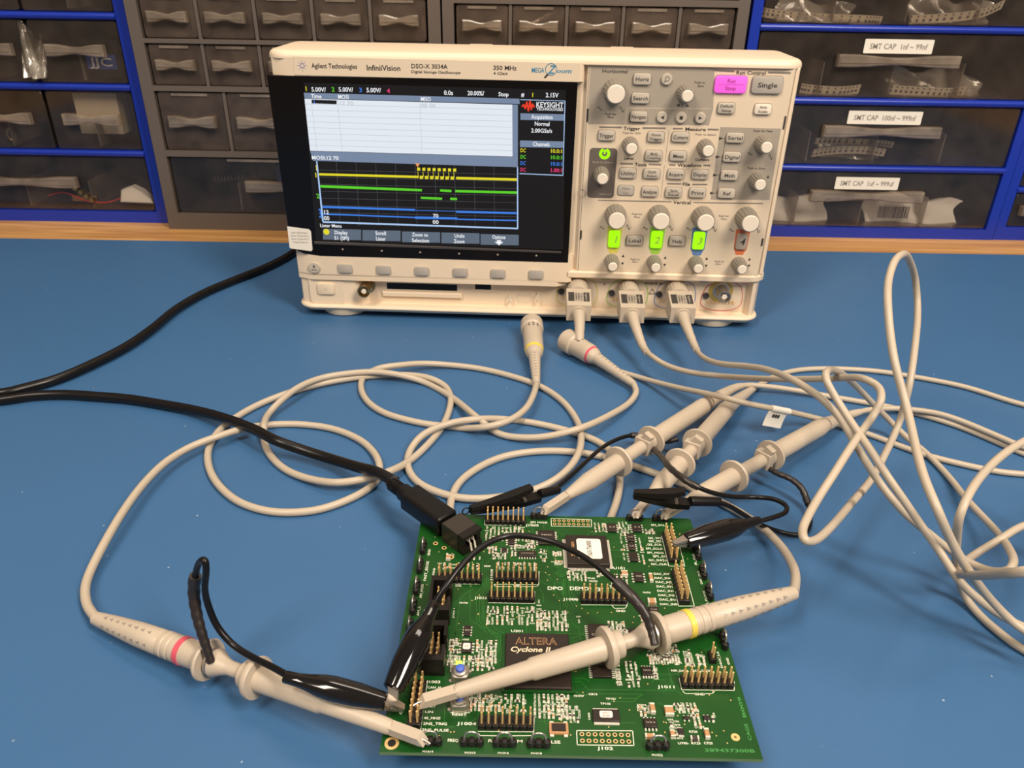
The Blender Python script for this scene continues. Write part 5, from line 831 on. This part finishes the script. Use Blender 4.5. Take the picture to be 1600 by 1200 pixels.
# USB socket, turned by 45 degrees
T = Matrix.Translation((20.3, 114.3, Z0)) @ rot(45); m = MB(); m.box(-6, -5.6, 0, 6, 5.8, 10.8, T, 0, .3); o = m.build('usb_socket', M['solder'] if 0 else mat('socket_shell', (.07, .058, .05), .35, .6), PB)
m = MB(); m.box(-5.9, -9.8, .2, 5.9, -5.6, 3.6, T, 0); m.box(-5.9, -8.6, 3.6, -3.6, -5.6, 10, T); m.box(3.6, -8.6, 3.6, 5.9, -5.6, 10, T); m.box(-5.9, -9.8, 8.8, 5.9, -5.6, 10.6, T, 0); m.build('socket_housing', M['hdr'], o)
m = MB()
for sx in (-1.25, 1.25):
    for k in (0, 1): m.tube([(sx + k * .5 - .2, -5.7, 7.6 - 2.4 * k), (sx + k * .5 - .2, -9.0 - .5 * k, 7.4 - 2.4 * k), (sx + k * .5 - .2, -10.6, .3)], .3, 6, 0, T)
m.build('socket_pin', M['solder'], o)
# ------------------------------------------------------------------ probes
SCM = Matrix.Translation((-179.76, 588.55, 0)) @ Matrix.Rotation(-0.035, 4, 'Z')
def hook(m, a0, T, w=2.0, hgt=1.65):  # flat hollow nose of the grabber with its slanted tip
    m.prism([(-w, -hgt), (w, -hgt), (w, hgt), (-w, hgt)], 2.5, a0 + 2, 0, T)
    m.add([(-w, -hgt, 2.5), (w, -hgt, 2.5), (w, hgt, 2.5), (-w, hgt, 2.5), (-w * .9, -hgt, .4), (w * .9, -hgt, .4)], [(0, 4, 5, 1), (0, 3, 4), (1, 5, 2), (3, 2, 5, 4)], 0, T)
def claw(t, T):
    MB().tube([(0, 0, 5), (0, -.2, .3), (0, -.9, -1.3), (0, -1.6, -.8), (0, -1.6, .2)], .45, 8, 0, T).build('hook', M['steel'], t)
def vents(t, T, a, c, r):
    m = MB()
    for k in range(9):
        z = a + (c - a) * k / 8; rr = 5.62 - (.35 if z < 140 else .35 + (z - 140) * .068) + .05
        for ang in [radians(20 + 60 * i_) for i_ in range(6)]:
            ca, sa = cos(ang), sin(ang); m.add([(rr * ca - .8 * sa, rr * sa + .8 * ca, z - .9), (rr * ca + .8 * sa, rr * sa - .8 * ca, z - .9), (rr * ca, rr * sa, z + 1.1)], [(0, 1, 2)], 0, T)
    return m
def boot_clip(owner, pts, name='alligator_clip', rmax=4.6, flat=.9):
    A, Bn, J = [Vector(p) for p in pts]; L = (Bn - A).length; T = frame(A, Bn)
    c = MB().lathe([(0, 2.1), (.5, 2.4), (L * .14, 2.6), (L * .22, 3.1), (L * .36, rmax * .9), (L * .48, rmax), (L * .72, rmax * .96), (L * .90, rmax * .8), (L * .985, rmax * .7), (L, rmax * .55)], T, 28, 0, flat).build(name, M['blkglossy'], owner)
    T2 = frame(Bn - (Bn - A).normalized() * 2, J); l2 = (J - Bn).length + 2
    j = MB()
    for sg in (1, -1):
        j.add([(-2.2, .4 * sg, 0), (2.2, .4 * sg, 0), (2.2, 2.6 * sg, 0), (-2.2, 2.6 * sg, 0), (-1.2, .1 * sg, l2), (1.2, .1 * sg, l2), (1.2, .8 * sg, l2), (-1.2, .8 * sg, l2)], [(0, 1, 2, 3), (4, 7, 6, 5), (0, 4, 5, 1), (1, 5, 6, 2), (2, 6, 7, 3), (3, 7, 4, 0)] if sg > 0 else [(3, 2, 1, 0), (5, 6, 7, 4), (1, 5, 4, 0), (2, 6, 5, 1), (3, 7, 6, 2), (0, 4, 7, 3)], 0, T2)
        for k in range(4): j.box(-1.5, -.3, l2 * (.3 + .16 * k), 1.5, .3, l2 * (.38 + .16 * k), T2)
    j.build('clip_jaw', M['steel'], c); return c
def sleeve(m, pts, r0, r1):
    n = len(pts); m.tube(pts, [(r0 + (r1 - r0) * i / (n - 1)) * (1 + .07 * sin(i * 1.9)) for i in range(n)], 10)
C = DATA['cables']
def cable_pts(key, pre=(), post=(), sub=6, it=2): return relax(smooth(list(pre) + [tuple(p) for p in C[key]] + list(post), sub), it)

def passive(label, A, Bt, key, ring, bnc, lead, clip, jawdir=None):
    org = (Vector(A) + Vector(Bt)) / 2; org.z = 0
    t = thing('oscilloscope_probe', label, 'probe', tuple(org), 'passive probes with loose plugs lying on the mat'); T = frame(A, Bt); L = (Vector(Bt) - Vector(A)).length
    g = MB(); hook(g, 14.7, T); g.lathe([(14.2, 2.1), (15.6, 2.8), (44, 3.75), (45.2, 4.35), (75.6, 4.9), (76, 8.2), (77, 8.5), (78.6, 8.0), (79, 5.7), (82.8, 5.5), (83.4, 3.2)], T, 36); g.build('grabber_sleeve', M['probe'], t); claw(t, T)
    dn = 2.4 if ring == 'pink' else 0.0   # the left probe has the longer neck
    bd = MB(); bd.lathe([(83, 2.95), (88.2 + dn, 2.9)] + [(z + dn * (1 if z < 130 else max(0, (L - z) / (L - 130))), r) for z, r in ((91, 3.6), (95.4, 5.7), (96, 5.7), (96.2, 4.0), (99, 4.0), (99.2, 8.2), (100.1, 8.6), (101.4, 8.1), (101.9, 5.6), (111.8, 5.65), (117.2, 5.6), (117.6, 5.25), (118.4, 5.25), (118.8, 5.6), (120.6, 5.6), (121, 5.2), (121.9, 5.2), (122.3, 5.6), (124.2, 5.5), (124.6, 5.15), (125.4, 5.15), (125.9, 5.4), (140, 5.1), (155, 4.1), (L, 2.9))], T, 36); bd.build('probe_body', M['probe'], t)
    MB().lathe([(z + dn * .6, r) for z, r in ((112.6, 5.6), (112.8, 5.95), (115.2, 5.95), (115.4, 5.6))], T, 36).build('colour_ring', M[ring], t, 'yellow ring' if ring == 'yel' else 'pink ring')
    vents(t, T, 129, 160, 5.35).build('vent_mark', M['grey2'], t)
    MB().tube([(T @ Vector((4.6 * cos(a), 4.6 * sin(a), 97.6 + dn))) for a in [i * pi / 9 for i in range(19)]], .9, 8).build('ground_ring', M['steel'], t)
    P = cable_pts(key); MB().tube(P, 2.15, 12).build('cable', M['cable'], t)
    a, m_, e_ = [Vector(p) for p in bnc]; TB = frame(a, m_); l = (m_ - a).length
    cn = MB().lathe([(-3, 8.2), (-2.2, 8.9), (8, 8.9), (9, 8.0), (9.2, 7.7), (l * .75, 7.4), (l * .8, 7.5), (l, 5.6), (l + 2, 4.6)], TB, 40, rib=(-2, 7.5, .45)).build('bnc_plug', M['probe'], t)
    MB().lathe([(-3.6, 5.2), (-2.9, 5.2)], TB, 24).build('plug_mouth', M['brass'], cn)
    MB().lathe([(l * .86, 7.0), (l * .92, 6.6)], TB, 30).build('colour_ring', M[ring], cn)
    tx = MB()
    for k in range(3):
        for sg in (0, 1): ang = radians(60 + 25 * k); q = TB @ Matrix.Rotation(ang, 4, 'Z') @ Matrix.Translation((7.85, 0, 12.5)) @ Matrix.Rotation(pi / 2, 4, 'Y') @ Matrix.Rotation(pi, 4, 'Z')
        tx.text(('10:1', '10 M', '12 pF')[k], 1.5, q, 'c', 5.5)
    tx.build('plug_print', M['ink'], cn)
    bp = [m_ + (Vector(P[0]) - m_) * k / 8 for k in range(9)]
    MB().tube(bp, [4.6 - 2.0 * k / 8 for k in range(9)], 16).build('strain_relief', M['probe'], cn)
    sl = MB()
    for k in range(9):
        q = bp[0] + (bp[-1] - bp[0]) * (k + 1) / 11; r = 4.6 - 2.0 * (k + 1) / 11; s = frame(q, bp[-1]); sl.box(-.9, r - .1, 0, .9, r + .1, .6, s); sl.box(r - .1, -.9, 0, r + .1, .9, .6, s)
    sl.build('relief_slot', M['inkg'], cn)
    gp = cable_pts(lead, sub=6, it=2); w = MB().tube(gp, 1.35, 10).build('ground_wire', M['blkcable'], t)
    n = len(gp); sh = MB(); k = int(n * (.34 if lead == 'g1' else .30)); sleeve(sh, gp[:k], 1.6, 2.5) ; sh.build('heat_shrink', M['shrink'], w)
    boot_clip(t, clip, rmax=5.6 if ring == 'yel' else 4.8); return t
P = DATA['probes']; K = DATA['clips']
passive('passive probe with a pink ring, its body lying left of the green circuit board', P[0][0], P[0][1], 'pink', 'pink', DATA['bncs'][1], 'g1', K['c1'])
passive('passive probe with a yellow ring lying across the green circuit board', P[1][0], P[1][1], 'yellow', 'yel', DATA['bncs'][0], 'g2', K['c2'])

def wedge_clip(owner, pts, side=1):
    A, H, S, E_ = [Vector(p) for p in pts]; T = frame(A, S); L = (S - A).length
    c = MB()
    for sg in (1, -1):   # two tapering shells hinged near the wire end; T's local y is the height
        y0, y1 = (.3, 1.6) if sg > 0 else (-.3, -1.6)
        vs = []
        for z, wv, a, b_ in (((0, 1.8, .2, 2.0), (L * .25, 2.6, .3, 2.9), (L * .7, 3.4, .5, 4.0), (L, 3.0, .4, 3.6)) if sg < 0 else ((0, 1.8, .2, 2.0), (L * .3, 2.6, .5, 3.0), (L * .6, 3.2, 1.6, 4.6), (L * .86, 2.6, 4.6, 6.6))): vs += [(-wv, a * sg, z), (wv, a * sg, z), (wv * .8, b_ * sg, z), (-wv * .8, b_ * sg, z)]
        fs = [(0, 1, 2, 3), (15, 14, 13, 12)]
        for k in range(3):
            for i in range(4): j = (i + 1) % 4; fs.append((4 * k + i, 4 * k + 4 + i, 4 * k + 4 + j, 4 * k + j))
        c.add(vs, fs, 0, T)
    cl = c.build('alligator_clip', M['blackm'], owner)
    MB().lathe([(0, 2.3), (1, 2.5), ((E_ - S).length, 2.3)], frame(S, E_), 18).build('clip_barrel', M['blackm'], cl)
    if side: TJ = frame(A + (A - S).normalized() * 1.5, S); MB().tube([TJ @ Vector((0, 1.9 * sin(a), -1.0 - 1.9 * cos(a))) for a in [i * pi / 9 for i in range(19)]], .35, 8).build('clip_ring', M['blkcable'], cl)
    MB().tube([T @ Vector((-3.2, 0, L * .75)), T @ Vector((3.2, 0, L * .75))], .9, 12).build('clip_hinge', M['steel'], cl)
    return cl
def active(label, A, Bt, key, marks, plug, lead, clip, wedge, uplug):
    d1, blk, d2 = marks; org = (Vector(A) + Vector(Bt)) / 2; org.z = 0; T = frame(A, Bt); L = (Vector(Bt) - Vector(A)).length
    t = thing('oscilloscope_probe', label, 'probe', tuple(org), 'hook-tip probes plugged into the oscilloscope'); c0 = d1 * .3; c1 = d1 * .58
    g = MB(); hook(g, c0, T); g.lathe([(c0 - .5, 2.3), (c0 + 1, 2.7), (c1, 4.9), (d1 - .2, 5.1), (d1, 8.7), (d1 + 1, 9.1), (d1 + 2.2, 8.7), (d1 + 2.6, 5.4), (d1 + 5, 5.1), (d1 + 5.6, 3.9), (blk, 3.8)], T, 36); g.build('grabber_sleeve', M['probe'], t); claw(t, T)
    bk = MB(); bk.prism(rrect(10.5, 10.5, 1.6, 3), blk - .5, blk + 4.5, .5, T, 0, .5); bk.box(-2.6, -9, blk, 2.6, -3, blk + 4.2, T @ Matrix.Rotation(radians(200), 4, 'Z'), 0, .4); bk.build('ground_socket_block', M['probe'], t)
    bd = MB(); bd.lathe([(blk + 4, 5.0), (d2 - .2, 5.0), (d2, 8.8), (d2 + 1, 9.1), (d2 + 2.2, 8.7), (d2 + 2.5, 5.5), (L - 10, 5.3), (L - 9, 5.5), (L - 5, 5.2), (L, 4.2)], T, 36); bd.build('probe_body', M['probe'], t)
    u, z = uplug; q = lambda x, y, zz: SCM @ Vector((x, y, zz))
    pre = []; f0 = q(u, -36, z - 1.5); c_first = Vector(C[key][0])
    dirv = (c_first - f0)
    P = relax(smooth([f0, f0 + Vector((0, -8, -1)) + dirv * .18] + [tuple(p) for p in C[key]] + [tuple(Vector(Bt) + (Vector(Bt) - Vector(A)).normalized() * .5)], 6), 2)
    w = MB().tube(P, 1.85, 12).build('cable', M['cable'], t)
    k = 0
    while seglen(P[:k + 1]) < 46 and k < len(P) - 1: k += 1
    bt = P[:k]; n = len(bt); MB().tube(bt, [4.7 - 2.4 * (i / (n - 1)) ** .8 + (.25 if i % 2 else 0) for i in range(n)], 18).build('strain_relief', M['probe'], w)
    k = 1
    while seglen(P[-k:]) < 40: k += 1
    bt = P[-k:]; n = len(bt); MB().tube(bt, [2.2 + 2.4 * (i / (n - 1)) for i in range(n)], 16).build('strain_relief', M['probe'], w)
    # plug on the instrument
    X = SCM; TF = X @ MF(u, -13, z); pb = MB()
    hw, hh_ = 9.6, 7.6
    pb.add([(-hw, -hh_, 0), (hw, -hh_, 0), (hw, hh_ + 2.4, 0), (-hw, hh_ + 2.4, 0), (-hw * .97, -hh_, 22), (hw * .97, -hh_, 22), (hw * .97, hh_ - 2.5, 22), (-hw * .97, hh_ - 2.5, 22)],
           [(3, 2, 1, 0), (4, 5, 6, 7), (0, 1, 5, 4), (1, 2, 6, 5), (2, 3, 7, 6), (3, 0, 4, 7)], 0, TF)
    pbx = pb.build('plug_box', M['probe'], t)
    MB().lathe([(0, 8.6), (10, 8.9), (20, 9.0), (21, 8.2)], X @ MF(u, 8, z + 3.5), 44, rib=(-1, 20.5, .5)).build('locking_collar', M['probe'], pbx)
    MB().lathe([(0, 5.9), (1.4, 5.6)], TF @ Matrix.Translation((0, -1.5, 22)), 24).build('strain_socket', M['probe'], pbx)
    # label patches on the sloping top
    a = Vector((0, hh_ + 2.4, 0)); b_ = Vector((0, hh_ - 2.5, 22)); dd = (b_ - a).normalized(); nn = Vector((0, dd.z, -dd.y)); 
    TL = TF @ Matrix(((1, 0, 0, 0), (0, -dd.y, nn.y, a.y), (0, -dd.z, nn.z, a.z), (0, 0, 0, 1)))
    lb = MB(); lb.box(-8.2, -17, .05, -3.6, -5, .15, TL, 0); lb.box(3.6, -17, .05, 8.2, -5, .15, TL, 0); lb.box(-3.4, -17, .05, 3.4, -5, .12, TL, 1)
    R = Matrix.Rotation(-pi / 2, 4, 'Z')
    for i, s in enumerate(('N2890A', '500MHz', '10:1')): lb.text(s, 1.3, TL @ Matrix.Translation((-2 + 2 * i, -11, .2)) @ R, 'c', 9, 0)
    lb.text('Agilent', 1.6, TL @ Matrix.Translation((5.8, -11, .22)) @ R, 'c', 9.5, 1); lb.build('plug_label', [M['ink'], M['grey']], pbx)
    gp = cable_pts(lead, sub=6, it=2); gw = MB().tube(gp, 1.25, 10).build('ground_wire', M['blkcable'], t)
    n = len(gp); kk = int(n * .38); sh = MB(); sleeve(sh, gp[:kk], 1.55, 1.9); sh.build('heat_shrink', M['shrink'], gw)
    wedge_clip(t, clip, lead == 'g4') if wedge else boot_clip(t, clip, rmax=5.7); return t, P
t3, P3 = active('hook-tip probe nearest the USB plug, plugged into channel 2', P[2][0], P[2][1], 'c2', (65, 89, 98), None, 'g3', K['c3'], False, (272.5, 26.5))
t4, P4 = active('middle hook-tip probe, its thin cable carrying a white tag, plugged into channel 1', P[3][0], P[3][1], 'c1', (59.7, 78, 87.4), None, 'g4', K['cA'], True, (231.5, 27))
t5, P5 = active('rightmost hook-tip probe, plugged into channel 3', P[4][0], P[4][1], 'c3', (59.5, 87.5, 95.5), None, 'g5', K['cB'], True, (310.8, 27.5))
# tag round the thin cable
a, c = Vector(DATA['tag'][0]), Vector(DATA['tag'][1]); i0 = min(range(len(P4)), key=lambda i: (P4[i] - a).length); a = P4[i0]; c = P4[i0 + 3]; a = P4[i0 - 1]
tg = MB(); tg.lathe([(0, 2.15), ((c - a).length + 3, 2.15)], frame(a, c), 16)
dx = (c - a).normalized() * 8; dn = Vector((-3, -1, -12)).normalized()
m0 = (a + c) / 2 + Vector((0, -1.5, 0)); fl = [];
for k in range(7):
    v = k / 6; off = Vector((-4 * v, -3 * v * v, -10 * v)); fl += [m0 - dx + off, m0 + dx + off]
b0 = len(fl); fl += [p + Vector((0, .5, 0)) for p in fl]
fs = []
for k in range(6): q = 2 * k; fs += [(q, q + 1, q + 3, q + 2), (b0 + q, b0 + q + 2, b0 + q + 3, b0 + q + 1), (q, q + 2, b0 + q + 2, b0 + q), (q + 1, b0 + q + 1, b0 + q + 3, q + 3)]
fs += [(0, b0, b0 + 1, 1), (12, 13, b0 + 13, b0 + 12)]; tg.add(fl, fs)
for k in (-3, -1.2, .6): tg.poly([m0 + dx * (k / 6.5) + Vector((-.8, -.6, -2.4)), m0 + dx * ((k + 1.3) / 6.5) + Vector((-.8, -.6, -2.4)), m0 + dx * ((k + 1.3) / 6.5) + Vector((-1.4, -.9, -4.6)), m0 + dx * (k / 6.5) + Vector((-1.4, -.9, -4.6))], 1)
tg.build('cable_tag', [M['paper'], M['ink']], t4, 'white folded paper tag')

# ------------------------------------------------------------------ black cables
pw = relax(smooth([(-900, 330, 4), (-560, 350, 4)][:0] + [tuple(p) for p in C['power']] + [(-200, 745, 6), (-150, 790, 6)], 6), 2)
tag(MB().tube(pw, 3.4, 14).build('power_cable', M['blkcable'], loc=tuple(pw[len(pw) // 2])), 'black cable running from the left edge to behind the oscilloscope', 'cable')
us = relax(smooth([tuple(p) for p in C['usb']], 6), 2); B0, B1, B2 = [Vector(p) for p in DATA['usbplug']]
u_ = thing('usb_cable', 'thick black USB cable from the left edge plugged into the green board', 'cable', (float(B1.x), float(B1.y), 0))
MB().tube(us, 3.1, 14).build('cable', M['blkcable'], u_)
bx2 = Vector((-44.92, 176.61, 15.2)) + Vector((20.3, 114.3, 5.8)); dr = Vector((-1, 1, 0)).normalized(); front = bx2 + dr * 7.5
TU = frame(front, front + dr * 30); pg = MB(); Lb = 31
pg.prism(rrect(12.4, 10.6, 2, 3), .5, Lb, 1.2, TU, 0, .8); pg.prism(rrect(8, 8, 2.5, 3), Lb, Lb + 6, 1, TU)
for k in range(5): pg.prism(rrect(6.8, 6.8, 2.5, 3), Lb + 6 + 1.8 * k, Lb + 7 + 1.8 * k, 0, TU)
pe = front + dr * (Lb + 6); pg.tube(smooth([pe, pe + dr * 9, us[-1] * .5 + (pe + dr * 9) * .5 + Vector((0, 0, 0)), us[-2]], 4), 3.0, 12)
plg = pg.build('usb_plug', M['blackm'], u_)
